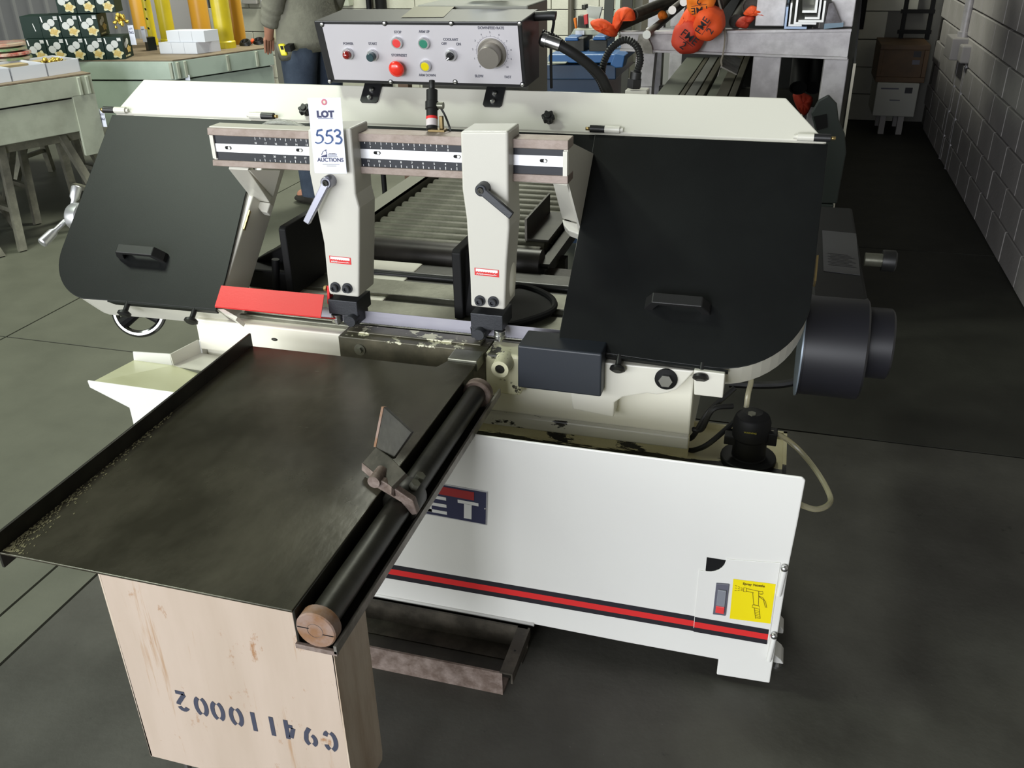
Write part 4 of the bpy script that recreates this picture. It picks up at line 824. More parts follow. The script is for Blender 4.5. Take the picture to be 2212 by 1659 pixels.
# ------------------------------------------------------------ lot tag leaning on the left arm
tq=[V(p) for p in [(-1.0546, 0.432, 0.9716), (-0.9787, 0.432, 0.9745), (-0.9777, 0.432, 1.1316), (-1.052, 0.432, 1.1285)]]
for p in tq[2:]: p.y+=.002
lt_=thing('lot_tag','white card lot tag numbered 553 hanging on the left guide arm','tag',(tq[0]+tq[1])/2)
TO=tq[0]; TX=(tq[1]-tq[0]); TW=TX.length; TX.normalize(); TYv=(tq[3]-tq[0]); TH=TYv.length; TYv.normalize(); TN=TX.cross(TYv)
hx,hy=TW*.50,TH*.945; hr=TW*.042
m_=MB(); ringp=[TO+TX*(hx+hr*math.cos(t))+TYv*(hy+hr*math.sin(t)) for t in [2*PI*i/24 for i in range(24)]]
cor=[(0,0),(TW,0),(TW,TH),(0,TH)]
def sq(t):
    c,s=math.cos(t),math.sin(t); k=1e9
    for dx,dy in ((c,s),):
        if c>1e-6:k=min(k,(TW-hx)/c)
        if c<-1e-6:k=min(k,-hx/c)
        if s>1e-6:k=min(k,(TH-hy)/s)
        if s<-1e-6:k=min(k,-hy/s)
    return TO+TX*(hx+k*c)+TYv*(hy+k*s)
angs=sorted(set([2*PI*i/24 for i in range(24)]+[math.atan2(b-hy,a-hx)%(2*PI) for a,b in cor]))
inn=[TO+TX*(hx+hr*math.cos(t))+TYv*(hy+hr*math.sin(t)) for t in angs]; ouo=[sq(t) for t in angs]; N_=len(angs)
m_.add(inn+ouo,[[i,N_+i,N_+(i+1)%N_,(i+1)%N_] for i in range(N_)]); tgo=m_.build('card',tagpaper,lt_)
def TF(): return Flat(TO,TX,TYv,lift=.0008)
f=TF(); f.ring(hx,hy,hr,hr*2.0,24); f.mb.build('eyelet_ring',mat('tag_red',(.55,.15,.20),.6),tgo)
tp_=lambda a,b: TO+TX*(TW*a)+TYv*(TH*b)
navy=mat('tag_navy',(.025,.028,.09),.6)
text('lettering','LOT',TH*.080,tp_(.50,.752),TX,TYv,navy,tgo,off=.0010,sx=1.12,spacing=1.05,lift=.0008)
f=TF(); f.rect(TW*.27,TW*.73,TH*.732,TH*.738); f.mb.build('underline',navy,tgo)
ink=mat('marker_ink',(.012,.055,.19),.5)
f=TF()
def catp(pts,x,y,sx,sy): return [(x+p.x*sx,y+p.y*sy) for p in catmull([(a,b,0) for a,b in pts],6)]
HX,HY=TW*.36,TH*.175
def five(x,y):
    f.stroke([(x+HX*.66,y+HY*1.02),(x+HX*.22,y+HY*.94)],.0042); f.stroke([(x+HX*.25,y+HY*.96),(x+HX*.14,y+HY*.64),(x+HX*.17,y+HY*.56)],.0036)
    f.stroke(catp([(.15,.58),(.38,.62),(.60,.48),(.62,.26),(.44,.06),(.15,.0),(-.06,.08)],x,y,HX,HY),[.0036]*10+[.0042]*10+[.0026]*30)
five(TW*.13,TH*.408); five(TW*.425,TH*.404)
f.stroke(catp([(.05,.90),(.30,1.04),(.55,.92),(.48,.68),(.24,.56),(.52,.50),(.64,.28),(.45,.03),(.08,.04)],TW*.70,TH*.402,HX,HY),.0040)
f.mb.build('handwriting',ink,tgo)
text('lettering','AUCTIONS',TH*.052,tp_(.53,.160),TX,TYv,navy,tgo,off=.0001,sx=1.06,lift=.0008)
f=TF()
f.poly([(TW*.24,TH*.222),(TW*.44,TH*.222),(TW*.44,TH*.262),(TW*.36,TH*.250),(TW*.30,TH*.244),(TW*.26,TH*.232)]); f.stroke([(TW*.27,TH*.252),(TW*.33,TH*.30),(TW*.40,TH*.315),(TW*.43,TH*.285),(TW*.43,TH*.262)],.0011); f.ell(TW*.42,TH*.316,TW*.03,TH*.006)
for i,w in enumerate((.29,.27,.28)): f.rect(TW*.47,TW*(.47+w),TH*(.225+.017*i),TH*(.231+.017*i))
f.mb.build('emblem',navy,tgo)
text('lettering','MACHINERY',TH*.012,tp_(.61,.262),TX,TYv,greyflat,tgo,lift=.0008)
f=TF(); f.rect(TW*.28,TW*.80,TH*.124,TH*.129); f.rect(TW*.40,TW*.70,TH*.100,TH*.105); f.mb.build('small_print',greyflat,tgo)

# ------------------------------------------------------------ angle iron frame on the floor below the base
trg=thing('drip_frame','rusty angle iron drip frame on the floor under the front of the white base','frame',(-.75,.08,0))
tl=-1.42; tr_=-.505
m_=MB(); m_.prism([(tl,.006,.0),(tl,.006,.060),(tl,.011,.060),(tl,.011,.005),(tl,.05,.005),(tl,.05,0)],(tr_-tl-.022,0,0)); m_.build('front_angle',rust,trg)
m_=MB(); m_.prism([(tl,.150,.0),(tl,.150,.062),(tl,.145,.062),(tl,.145,.006),(tl,.10,.006),(tl,.10,0)],(tr_-tl-.005,0,0)); m_.build('back_angle',rust_dark,trg)
m_=MB(); m_.box(tl,tr_-.02,.05,.10,0,.004); m_.build('bottom_strip',dark_steel,trg)
m_=MB(); m_.prism([(tr_-.028,.008,.062),(tr_,.008,.062),(tr_,.008,.035),(tr_-.004,.008,.035),(tr_-.004,.008,.058),(tr_-.028,.008,.058)],(0,.142,0)); eo_=m_.build('end_angle',rust_dark,trg)
m_=MB(); m_.cyl((tr_-.014,.075,.0615),(tr_-.014,.075,.0624),.0025,10); m_.build('bolt_hole',matte_black,eo_)
# ------------------------------------------------------------ roller conveyor behind the saw
cv=thing('roller_conveyor','long steel roller conveyor leading away behind the saw','conveyor',(-1.0,2.1,0))
CY0,CY1=.99,2.75
m_=MB(); m_.prism([(-1.305,CY0+.10,.535),(-1.305,CY1,.535),(-1.305,CY1,.635),(-1.305,CY0+.10,.635)],(.006,0,0)); m_.box(-1.365,-1.299,CY0+.10,CY1,.629,.635); m_.box(-1.33,-1.299,CY0+.10,CY1,.535,.541); m_.build('side_rail',mat('conveyor_grey',(.15,.15,.12),.5,metal=.4),cv)
m_=MB(); m_.box(-.705,-.699,CY0,CY1,.52,.60); m_.box(-.705,-.67,CY0,CY1,.594,.60); m_.build('side_rail',dark_steel,cv)
first=None
for i in range(28):
    y=1.075+.0595*i
    if first is None:
        k=MB(); k.lathe((-1.297,0,0),(1,0,0),[(.006,0),(.006,.012),(.027,.012),(.0285,.016),(.0285,.576),(.027,.58),(.006,.58),(.006,.592)],22); first=k.build('roller',roller_mat,cv); r=first
    else: r=first.copy(); COL.objects.link(r); r.parent=cv
    r.location=V((0,y,.590))-V(cv.location)
k=MB(); k.lathe((-1.297,1.01,0.5895),(1,0,0),[(.010,0),(.010,.01),(.040,.012),(.042,.016),(.042,.60),(.010,.60),(.010,.62)],26); lab(k.build('lead_roller',mat('dark_roller',(.014,.012,.010),.42,metal=.3,var=((.035,.03,.026),.4,.7),vs=10),cv),'thicker dark lead roller at the saw end')
m_=MB(); m_.box(-.69,-.60,.965,1.06,.50,.565); m_.prism([(-.69,.965,.50),(-.61,.965,.50),(-.61,.965,.57),(-.69,.965,.57)],(0,-.004,0)); m_.build('conveyor_bracket',rust_dark,cv,bevel=.003)
for x in (-1.30,-.70):
    for y in (1.25,2.6):
        m_=MB(); m_.box(x-.02,x+.02,y-.02,y+.02,0,.53); m_.box(x-.05,x+.05,y-.05,y+.05,0,.008); m_.build('conveyor_leg',dark_steel,cv)
gs=thing('angle_stop','dark angle iron stop lying along the right side of the rollers','angle iron',(-.75,1.4,.6))
m_=MB(); xx,xz=-.775,.6195; m_.prism([(xx,1.12,xz),(xx,1.12,xz+.065),(xx,1.40,xz+.065),(xx,1.40,xz)],(.006,0,0)); m_.box(xx,xx+.07,1.12,1.40,xz,xz+.006); m_.build('angle_leaf',dark_steel,gs)
m_=MB(); m_.box(xx-.0002,xx+.0062,1.1185,1.1205,xz,xz+.065); m_.build('cut_end',lip_steel,gs)

# ------------------------------------------------------------ benches on the left
C2=V((-3.370,3.205,0)); E1=V((-.569,-.080,0)).normalized(); E2=V((.264,.630,0)).normalized(); ZB=.80
def bench(name,label,poly,zt,th,skirt,paint,topm,label2):
    t=thing(name,label,'bench',(sum(p[0] for p in poly)/len(poly),sum(p[1] for p in poly)/len(poly),0))
    cx,cy=t.location.x,t.location.y
    m=MB(); m.prism([(x,y,zt-.006) for x,y in poly],(0,0,.006)); m.build('bench_top',topm,t)
    m=MB(); m.prism([(x,y,zt-th) for x,y in poly],(0,0,th-.007)); fo=m.build('edge_band',paint,t,bevel=.003)
    ins=[(cx+(x-cx)*.985,cy+(y-cy)*.985) for x,y in poly]
    m=MB(); m.prism([(x,y,zt-th-skirt) for x,y in ins],(0,0,skirt-.008)); m.build('skirt',paint,t,bevel=.003)
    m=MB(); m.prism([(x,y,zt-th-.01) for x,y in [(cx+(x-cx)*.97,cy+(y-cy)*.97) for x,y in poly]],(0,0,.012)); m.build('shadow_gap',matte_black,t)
    return t
def edge_straps(t,p,q,ts,z0,z1,m):
    p,q=V(p),V(q); d=(q-p); n=V((d.y,-d.x,0)).normalized()
    if n.y>0: n=-n
    for s in ts:
        a=p+d*s; k=MB(); k.obox(a+V((0,0,z0)),d.normalized()*.016,n*.012,(0,0,z1-z0)); k.build('edge_strap',m,t,bevel=.003)
P2=C2+E1*1.6; P3=C2+E2*.685
bk=V((-.45,.9,0)).normalized()
b2=bench('work_bench','grey green angular work bench in the middle, carrying boxes and yellow upright tubes','',0,0,0,0,0,0) if 0 else None
poly2=[(P2.x,P2.y),(C2.x,C2.y),(P3.x,P3.y),(P3.x-.75,P3.y+.35),(P2.x-.2,P2.y+1.0)]
b2=bench('work_bench','grey green angular work bench carrying green boxes and yellow upright tubes',poly2,ZB,.105,.26,bench_paint2,wood_top,'')
edge_straps(b2,(C2.x,C2.y,0),(P3.x,P3.y,0),(.02,.09,.5,.80),ZB-.10,ZB-.012,bench_paint)
edge_straps(b2,(C2.x,C2.y,0),(P2.x,P2.y,0),(.004,),ZB-.10,ZB-.012,bench_paint)
for px_2,s_ in ((.085,1),(.12,0)):
    pass
b1e=V((-3.518,2.718,0)); b1d=V((.17,.425,0)).normalized(); 
Q0=b1e-b1d*1.9; 
poly1=[(Q0.x,Q0.y),(b1e.x,b1e.y),(b1e.x-.75,b1e.y+.36),(Q0.x-1.1,Q0.y+.5)]
b1=bench('work_bench','stained grey work bench on folding trestles at the left edge',poly1,ZB,.105,.17,bench_paint,wood_top,'')
edge_straps(b1,(b1e.x,b1e.y,0),(Q0.x,Q0.y,0),(.012,.035,.30),ZB-.10,ZB-.012,bench_paint)
m_=MB(); a=b1e-b1d*.12; m_.obox((a.x,a.y,ZB-.40),b1d*.12,V((b1d.y,-b1d.x,0))*-.02,(0,0,.30)); m_.build('corner_plate',bench_paint,b1)
# trestles below both benches
def trestle(c,rz,label,h,w=.9):
    t=thing('trestle',label,'trestle',(0,0,0),)
    m=MB(); m.box(-w/2,w/2,-.03,.03,h-.06,h); m.build('top_bar',trestle_mat,t,bevel=.004)
    for s in (-1,1):
        for q in (-1,1):
            k=MB(); d=V((s*.10,q*.17,-h+.03)); p=V((s*(w/2-.12),q*.02,h-.03)); n=V((1,0,0)); u=d.normalized().cross(n).normalized()
            k.obox(p-n*.018-u*.018,n*.036,u*.036,d); k.build('leg',trestle_mat,t)
        k=MB(); k.obox((s*(w/2-.06)-.012,-.125,h*.35),(.024,0,0),(0,.25,0),(0,0,.024)); k.build('brace',trestle_mat,t)
    t.location=c; t.rotation_euler=(0,0,rz); return t
rz1=math.atan2(b1d.y,b1d.x)
for i,(s,o_,l) in enumerate(((.20,.20,'grey steel trestle under the stained bench nearest its right end'),(.83,.20,'grey steel trestle under the stained bench further left'),(.55,.60,'grey steel trestle standing under the back of the stained bench'),(-.08,.60,'grey steel trestle under the back right corner of the stained bench'),(1.46,.20,'grey steel trestle under the stained bench at the picture edge'),(1.22,.52,'grey steel trestle deep under the left part of the stained bench'))):
    c=b1e-b1d*(s+.1)+V((-b1d.y,b1d.x,0))*o_; trestle((c.x,c.y,0),rz1,l,ZB-.105-.17-.012,.56)
c=C2+E1*1.0+V((0,.45,0)); trestle((c.x,c.y,0),0.1,'grey steel trestle under the middle bench left part',ZB-.105-.26-.012)
c=C2+E2*.55+V((-.30,.02,0)); trestle((c.x,c.y,0),1.15,'grey steel trestle under the middle bench right part',ZB-.105-.26-.012,.4)
# small paper tags taped to the benches
def paper(px,label,w,h,txt=None):
    t=thing('paper_tag',label,'tag',px)
    m=MB(); m.box(-w/2,w/2,-.0008,.0008,-h,0); c=m.build('card',tagpaper,t); c.location=(0,0,0)
    if txt:
        for s,hh_,zz in txt:
            o=text('lettering',s,hh_,(0,-.001,zz),(1,0,0),(0,0,1),navy,None,off=.0003); o.parent=c
    return t
# ------------------------------------------------------------ goods on the middle bench
# a row of printed ornament boxes: fronts face along the bench edge
def cbox(name,label,w,d,h,m,pic=True,loc=(0,0,0),rz=0,grp=None,side=True):
    t=thing(name,label,'box',(0,0,0),grp)
    b=MB(); b.box(0,w,0,d,0,h); bo_=b.build('carton',m,t,bevel=.001)
    if pic:
        f=Flat((0,0,0),(1,0,0),(0,0,1)); f.ell(w*.30,h*.52,w*.20,h*.165,.25); f.ell(w*.58,h*.68,w*.19,h*.165,.2); o=f.mb.build('oval_picture',pale_print,bo_)
        f=Flat((0,-.0003,0),(1,0,0),(0,0,1)); pts=[(w*(.66+.30*(1+.22*math.sin(5*t_+1))*math.cos(t_)*.9),h*(.26+.20*(1+.22*math.sin(5*t_+1))*math.sin(t_))) for t_ in [2*PI*i/30 for i in range(30)]]; f.poly(pts); f.mb.build('pale_splash',cream_print,bo_)
        f=Flat((0,-.0006,0),(1,0,0),(0,0,1)); pts=[(w*(.64+.20*(1+.2*math.sin(4*t_))*math.cos(t_)),h*(.27+.14*(1+.2*math.sin(4*t_))*math.sin(t_))) for t_ in [2*PI*i/26 for i in range(26)]]; f.poly(pts); f.mb.build('gold_picture',gold,bo_)
        f=Flat((0,0,0),(1,0,0),(0,0,1)); f.poly([(w*.10,h*.70),(w*.16,h*.69),(w*.13,h*.94),(w*.06,h*.95)]); 
        for i in range(3): f.rect(w*.74,w*.95,h*(.80+.055*i),h*(.835+.055*i))
        f.mb.build('white_print',whiteflat,bo_)
    if side:
        f=Flat((w,0,0),(0,1,0),(0,0,1)); f.rect(d*.12,d*.62,h*.08,h*.15); 
        if not pic: pass
        f.mb.build('side_print',cream_print,bo_)
        f=Flat((w,0,0),(0,1,0),(0,0,1)); f.ell(d*.32,h*.60,d*.15,h*.14,.2); f.ell(d*.52,h*.72,d*.14,h*.14,.2); f.mb.build('oval_picture',pale_print,bo_)
        f=Flat((w+.0003,0,0),(0,1,0),(0,0,1)); f.poly([(d*(.58+.2*(1+.2*math.sin(5*t_))*math.cos(t_)),h*(.38+.15*(1+.2*math.sin(5*t_))*math.sin(t_))) for t_ in [2*PI*i/24 for i in range(24)]]); f.mb.build('gold_picture',gold,bo_)
    t.location=loc; t.rotation_euler=(0,0,rz); return t
g0=V((-4.1574, 3.0191, 0.8)); g1=V((-3.6688, 3.2009, 0.8)); gd=(g1-g0); GW=gd.length/5; gd.normalize(); grz=math.atan2(gd.y,gd.x); gn=V((-gd.y,gd.x,0)); 
GH=.120; GD=.16
names=['leftmost','second from the left','third from the left','fourth from the left','rightmost']
for i in range(5):
    p=g0+gd*GW*i; cbox('ornament_box','dark green ornament box, %s of the bottom row on the middle bench'%names[i],GW-.002,GD,GH,greenbox,True,(p.x,p.y,ZB),grz,'green ornament boxes',side=i==4)
# upper row, moved a little left
u0=g0+gd*GW*.92+gn*.012
nm2=['leftmost','middle','rightmost printed']
p=u0
for i in range(3):
    p=u0+gd*GW*i; cbox('ornament_box','dark green ornament box, %s of the upper row of the stack'%nm2[i],GW-.002,GD,GH-.004,greenbox,True,(p.x,p.y,ZB+GH+.001),grz,'green ornament boxes',side=i==2)
p=u0-gd*GW*1.0+gn*.004; t=cbox('ornament_box','plain dark green box end, left end of the upper row',GW*.98,GD,GH-.006,greenbox,False,(p.x,p.y,ZB+GH+.001),grz,'green ornament boxes',side=False)
f=Flat((GW*.66,0,GH*.3),(1,0,0),(0,0,1)); f.poly([(0,.0),(.004,0),(-.004,.04),(-.008,.04)]); o=f.mb.build('white_print',whiteflat,t.children[0])
for i in range(3):
    p=u0+gd*GW*(i+.95)+gn*.03; cbox('ornament_box','dark green ornament box, %s of the topmost row, cut by the picture edge'%['leftmost','middle','rightmost'][i],GW-.002,GD*.8,GH,greenbox,True,(p.x,p.y,ZB+2*GH+.001),grz,'green ornament boxes',side=False)
# gold bow hanging at the end of the stack
gb_=V((-3.7046, 3.2724, 0.9918)); gt=thing('gold_bow','crumpled gold foil bow at the right end of the green boxes','bow',gb_)
m_=MB(); random.seed(11)
for i in range(16):
    a=random.uniform(0,2*PI); r=random.uniform(.01,.05); c=gb_+V((r*math.cos(a)*.8,-.02+random.uniform(-.02,.02),r*math.sin(a)))
    m_.sph(c,(random.uniform(.008,.018),random.uniform(.006,.012),random.uniform(.008,.018)),8,5)
m_.build('bow_loops',goldfoil,gt)
pt=paper((-3.6549, 3.2768, 0.9725),'white auction tag numbered 562 hanging from the end of the green boxes',.036,.105,[('LOT',.009,-.024),('562',.014,-.045)])
paper((-3.7073, 3.4476, 0.948),'narrow pale auction tag right of the tag numbered 562',.026,.085,[('LOT',.007,-.02)])
p=V((-3.7083, 3.6411, 0.64)); paper(V((-3.3384, 3.2701, 0.7128)),'small white tag hanging below the corner of the middle bench',.03,.03)
p=V((-3.3286, 2.5043, 0.66)); paper(V((-3.5103, 2.7264, 0.6167)),'white tag taped to the right corner of the stained bench',.03,.09,[('LOT',.009,-.03),('563',.012,-.055)])
pd_=V((-3.7715, 3.5524, 0.8)); cbox('ornament_box','small dark box standing behind the end of the green boxes',.05,.05,.075,blackbox,False,(pd_.x,pd_.y,ZB),grz+.6,'green ornament boxes',side=False)
# white cartons: two layers
w0=V((-3.6187, 3.4459, 0.8)); w1=V((-3.3815, 3.4672, 0.8)); wdv=(w1-w0); WW=wdv.length/3; wdv.normalize(); wn=E2; wrz=math.atan2(wdv.y,wdv.x); WH=.063
def skewbox(p,a,b,h,label):
    t=thing('white_carton',label,'carton',p,'small white cartons'); m=MB(); m.obox(p+a*.0008,a*(WW-.0016),b,(0,0,h-.001)); m.build('carton',whitecard,t,bevel=.0008)
wnm=['left','middle','right']
for r_ in range(2):
    for i in range(3):
        skewbox(w0+wdv*WW*i+wn*(WW*1.02*r_),wdv,wn*WW,WH,'small white carton, %s of the bottom layer, %s row'%(wnm[i],['front','back'][r_]))
for i in range(3):
    skewbox(w0+wdv*(WW*(i+.62))+wn*.012+V((0,0,WH)),wdv,wn*WW*1.2,WH,'small white carton, %s of the upper layer'%wnm[i])
# cylinders standing on the bench
def cylinder(px,py,r,m,label,ring=False,h=.75,holes=False,z=ZB):
    p=V(az_(px,py)); t=thing('upright_tube',label,'tube',p,'yellow and amber upright tubes'); k=MB()
    if ring: k.lathe(p,(0,0,1),[(r*1.12,0),(r*1.12,.035),(r,.042),(r,h),(r*.85,h+.03)],26)
    else: k.lathe(p,(0,0,1),[(r,0),(r,h),(r*.85,h+.03)],26)
    o=k.build('tube_body',m,t)
    if holes:
        for i in range(7):
            q=Flat(p+V((.25*r,-r*.97,.10+.055*i)),(1,.25,0),(0,0,1)); q.ell(random.uniform(-.006,.006),0,.005,.008,random.random()); q.mb.build('wear_mark',matte_black,o)
    return t
AZT={(307,62):(-4.6653, 4.7055, 0.8),(333,97):(-3.9324, 3.8263, 0.8),(367,98):(-3.8116, 3.8175, 0.8),(440,88):(-3.7343, 4.07, 0.8),(489,103):(-3.3729, 3.7571, 0.8),(517,95):(-3.394, 3.939, 0.8)}
def az_(a,b): return AZT[(a,b)]
cylinder(307,62,.055,cyl_orange,'amber upright tube, leftmost, beside the gold bow')
cylinder(333,97,.026,cyl_yellow,'narrow yellow upright tube with dark chips and a base ring',True,holes=True)
cylinder(367,98,.045,cyl_yellow,'yellow upright tube behind the left white cartons',True)
cylinder(440,88,.058,cyl_orange,'amber upright tube behind the right white cartons')
cylinder(489,103,.053,cyl_yellow,'wide yellow upright tube with a base ring right of the white cartons',True)
cylinder(517,95,.046,cyl_orange,'amber upright tube at the right end of the row')
# tan ball, dark glasses
p=V((-3.2093, 3.8452, 0.8))+V((.06,.18,.0)); m_=MB(); m_.sph(p+V((0,0,.085)),.095,24,16); o=m_.build('tan_ball',tan_ball); tag(o,'tan plastic ball behind the right end of the middle bench','ball')
p=V((-3.2829, 3.9054, 0.8)); t=thing('cord_coil','black coil of cord tied with orange at the bench end','cord',p)
m_=MB(); 
for s in (-1,1):
  m_=MB()
  for j in range(3): m_.tube([p+E2*(s*.05)+V((.035*math.cos(a)*(1-.12*j),.02*math.sin(a),.012+.006*j+.010*math.sin(a))) for a in [2*PI*i/10 for i in range(10)]],.0055,6,3,closed=True)
  m_.build('cord_loop',rubber,t)
m_=MB(); m_.cyl(p+V((0,-.012,.012)),p+V((0,.015,.03)),.009,10); m_.build('orange_tie',orange,t)
# white trays with plates and trinkets on the left bench
tA=V((-3.7113, 2.4008, 0.8)); tB=V((-3.6505, 2.5729, 0.8)); tC=V((-3.6037, 2.753, 0.8)); tn=V((-b1d.y,b1d.x,0))
def tray(p,q,dep,label):
    d=(q-p); L=d.length; d.normalize(); t=thing('card_tray',label,'tray',p); H=.062; k=MB()
    k.obox(p,d*L,tn*.003,(0,0,H)); k.obox(p+tn*dep,d*L,tn*.003,(0,0,H)); k.obox(p,d*.003,tn*dep,(0,0,H)); k.obox(p+d*(L-.003),d*.003,tn*dep,(0,0,H)); k.build('tray_walls',whitecard,t)
    k=MB(); k.obox(p+tn*.003+d*.003,d*(L-.006),tn*(dep-.006),(0,0,.004)); k.build('tray_bottom',mat('tray_dark',(.03,.022,.03),.7),t)
    k=MB(); k.obox(p+tn*(dep*.65)+d*.004+V((0,0,.012)),d*(L-.008),tn*(dep*.3),(0,0,.04)); k.build('card_lining',cardboard,t)
    return t
b1top=ZB+.0005
for v_ in (tA,tB,tC): v_.z=b1top
tray(tA,tB-b1d*.003,.26,'white card tray nearer the left edge on the stained bench'); tray(tB,tC,.26,'white card tray holding gold trinkets on the stained bench')
tray(tA-b1d*.24,tA-b1d*.004,.26,'white card tray at the picture edge on the stained bench')
p=(tB+tC)/2+tn*.09+V((0,0,.030)); t=thing('gold_trinkets','heap of small gold trinkets lying in the white tray','trinkets',p); m_=MB(); random.seed(5)
for i in range(22): m_.sph(p+V((random.uniform(-.05,.05),random.uniform(-.04,.04),.01+random.uniform(0,.025))),random.uniform(.006,.014),8,5)
o=m_.build('trinket_heap',goldfoil,t); o['kind']='stuff'
pc=V((-3.9878, 2.6927, 0.86)); dn=['lowest','second lowest','third lowest','topmost']
for i in range(4):
    m_=MB(); r=.115-.006*(i>1); c=pc+V((-.012*(i>1),0,-.005+.022*i)); m_.lathe(c,(0,0,1),[(r*.75,0),(r,.008),(r*1.0,.018),(r*.9,.0215)],30); o=m_.build('wrapped_plate',mat('plate_%d'%i,[(.30,.27,.20),(.38,.08,.07),(.30,.30,.20),(.46,.36,.27)][i],.25,coat=.5,var=([(.16,.25,.12),(.5,.35,.28),(.10,.30,.12),(.5,.18,.14)][i],.45,.6),vs=18)); tag(o,'shiny wrapped round plate, %s of the stack at the left edge'%dn[i],'plate','wrapped round plates')

# ------------------------------------------------------------ person behind the bench
def person():
    base=V((-2.6152, 3.3859, 0)); fx=V((-.90,.44,0)).normalized(); rx=V((fx.y,-fx.x,0))   # faces away to the left; rx = his right
    t=thing('person','person in a grey sweater and blue jeans standing beyond the saw','person',base)
    def P(f,r,z): return base+fx*f+rx*r+V((0,0,z))
    def skinmesh(name,verts,edges,m,root=0,sub=2):
        me=bpy.data.meshes.new(name); me.from_pydata([tuple(v[0]-base) for v in verts],edges,[]); me.materials.append(m)
        o=bpy.data.objects.new(name,me); COL.objects.link(o); o.parent=t
        o.modifiers.new('skin','SKIN')
        for i,v in enumerate(verts):
            sv=me.skin_vertices[0].data[i]; r=v[1]; sv.radius=r if isinstance(r,tuple) else (r,r); sv.use_root=(i==root)
        s=o.modifiers.new('sub','SUBSURF'); s.levels=sub; s.render_levels=sub
        o.modifiers['skin'].use_smooth_shade=True
        return o
    B=[(P(0,0,.95),.09),(P(.0,0,1.15),.09),(P(.01,0,1.36),.08),(P(.02,0,1.47),.050),(P(.04,0,1.54),.055),(P(.06,0,1.63),.092),(P(.05,0,1.71),.070),
       (P(.01,.17,1.38),.04),(P(-.03,.19,1.12),.033),(P(.10,.17,.955),.028),(P(.165,.15,.915),.022),
       (P(.01,-.17,1.38),.04),(P(-.02,-.20,1.12),.033),(P(.055,-.205,.965),.028),(P(.10,-.185,.905),.024),
       (P(0,.085,.86),.06),(P(.01,.09,.48),.045),(P(-.01,.095,.08),.035),(P(.12,.10,.035),.03),(P(0,-.085,.86),.06),(P(.02,-.09,.48),.045),(P(0,-.095,.08),.035),(P(.13,-.10,.035),.03)]
    E=[(0,1),(1,2),(2,3),(3,4),(4,5),(5,6),(2,7),(7,8),(8,9),(9,10),(2,11),(11,12),(12,13),(13,14),(0,15),(15,16),(16,17),(17,18),(0,19),(19,20),(20,21),(21,22)]
    skinmesh('body',B,E,skin)
    for s,w in ((1,9),(-1,13)):
        h=B[w+1][0]; d=(h-B[w][0]).normalized(); side=rx*(-s)
        for k in range(4):
            a=h+side*(.018*(k-1.5))*.9; ln=(.060,.072,.068,.052)[k]
            skinmesh('finger',[(a-d*.02,.010),(a+d*ln*.5+V((0,0,-.006)),.0085),(a+d*ln+V((0,0,-.022)),.0065)],[(0,1),(1,2)],skin,0,1)
        skinmesh('thumb',[(h-d*.02+V((0,0,.008)),.012),(h+d*.012+V((0,0,.022))+side*-.02,.0105),(h+d*.042+V((0,0,.024))+side*-.024,.008)],[(0,1),(1,2)],skin,0,1)
    # sweater: lofted trunk with a hem that rides up at the hip, sleeves as tapering tubes
    k=MB(); k.smooth=True; rings=[]
    for z,a_,b_,f_ in ((.86,.125,.180,-.01),(.845,.138,.190,-.01),(.90,.146,.196,-.012),(1.0,.136,.188,-.012),(1.12,.122,.180,-.005),(1.25,.125,.188,.0),(1.36,.118,.185,.005),(1.42,.090,.150,.01),(1.46,.060,.075,.015)):
        ring=[]
        for i in range(28):
            an=2*PI*i/28; c_,s_=math.cos(an),math.sin(an); wr=1+.02*math.sin(9*an+z*22)+.015*math.sin(5*an-z*13)
            dz=(-.025*s_+.012*math.sin(3*an))*max(0,(1.0-z)/.15) if z<1.0 else 0
            ring.append(P(f_+a_*c_*wr,-b_*s_*wr,z+dz))
        rings.append(ring)
    k.loft(rings)
    for s in (1,-1):
        w0=(8,9) if s==1 else (12,13)
        sh=P(.01,.15*s,1.39); el=B[w0[0]][0]; wr_=B[w0[1]][0]; wr_=el.lerp(wr_,.86)
        pts=catmull([sh,sh.lerp(el,.5)+rx*(.02*s),el,el.lerp(wr_,.5),wr_],5); n_=len(pts)
        k.tube(pts,[.078-.030*i/n_+.004*math.sin(i*2.1) for i in range(n_)],14,1,smooth=False)
    k.soft=True; k.build('sweater',sweater,t)
    k=MB(); k.smooth=True
    def leg(s,pts):
        rings=[]
        for f_,r_,z,a_,b_ in pts:
            rings.append([P(f_+a_*math.cos(2*PI*i/18)*(1+.02*math.sin(4*i+z*30)),r_*s+b_*math.sin(2*PI*i/18)*(1+.02*math.sin(5*i+z*25)),z) for i in range(18)])
        k.loft(rings)
    for s in (1,-1): leg(s,((-.012,.065,.955,.095,.085),(-.018,.082,.86,.120,.100),(-.012,.09,.74,.105,.088),(.008,.09,.50,.078,.072),(-.005,.095,.30,.074,.068),(-.008,.095,.06,.066,.064)))
    k.build('jeans',denim,t)
    for s in (1,-1):
        k=MB(); k.smooth=True; k.loft([[P(-.07+.02*j,s*.097+w_*math.sin(2*PI*i/14),.004+h_*(1+math.cos(2*PI*i/14))/2) for i in range(14)] for j,(w_,h_) in enumerate([(.02,.05),(.035,.085),(.04,.09),(.042,.09),(.042,.085),(.043,.075),(.046,.06),(.048,.052),(.048,.048),(.046,.045),(.040,.04),(.025,.03)])]); k.build('shoe',shoe,t)
    k=MB(); k.sph(P(.030,0,1.665),(.098,.098,.105),20,12); k.build('hair',hair,t)
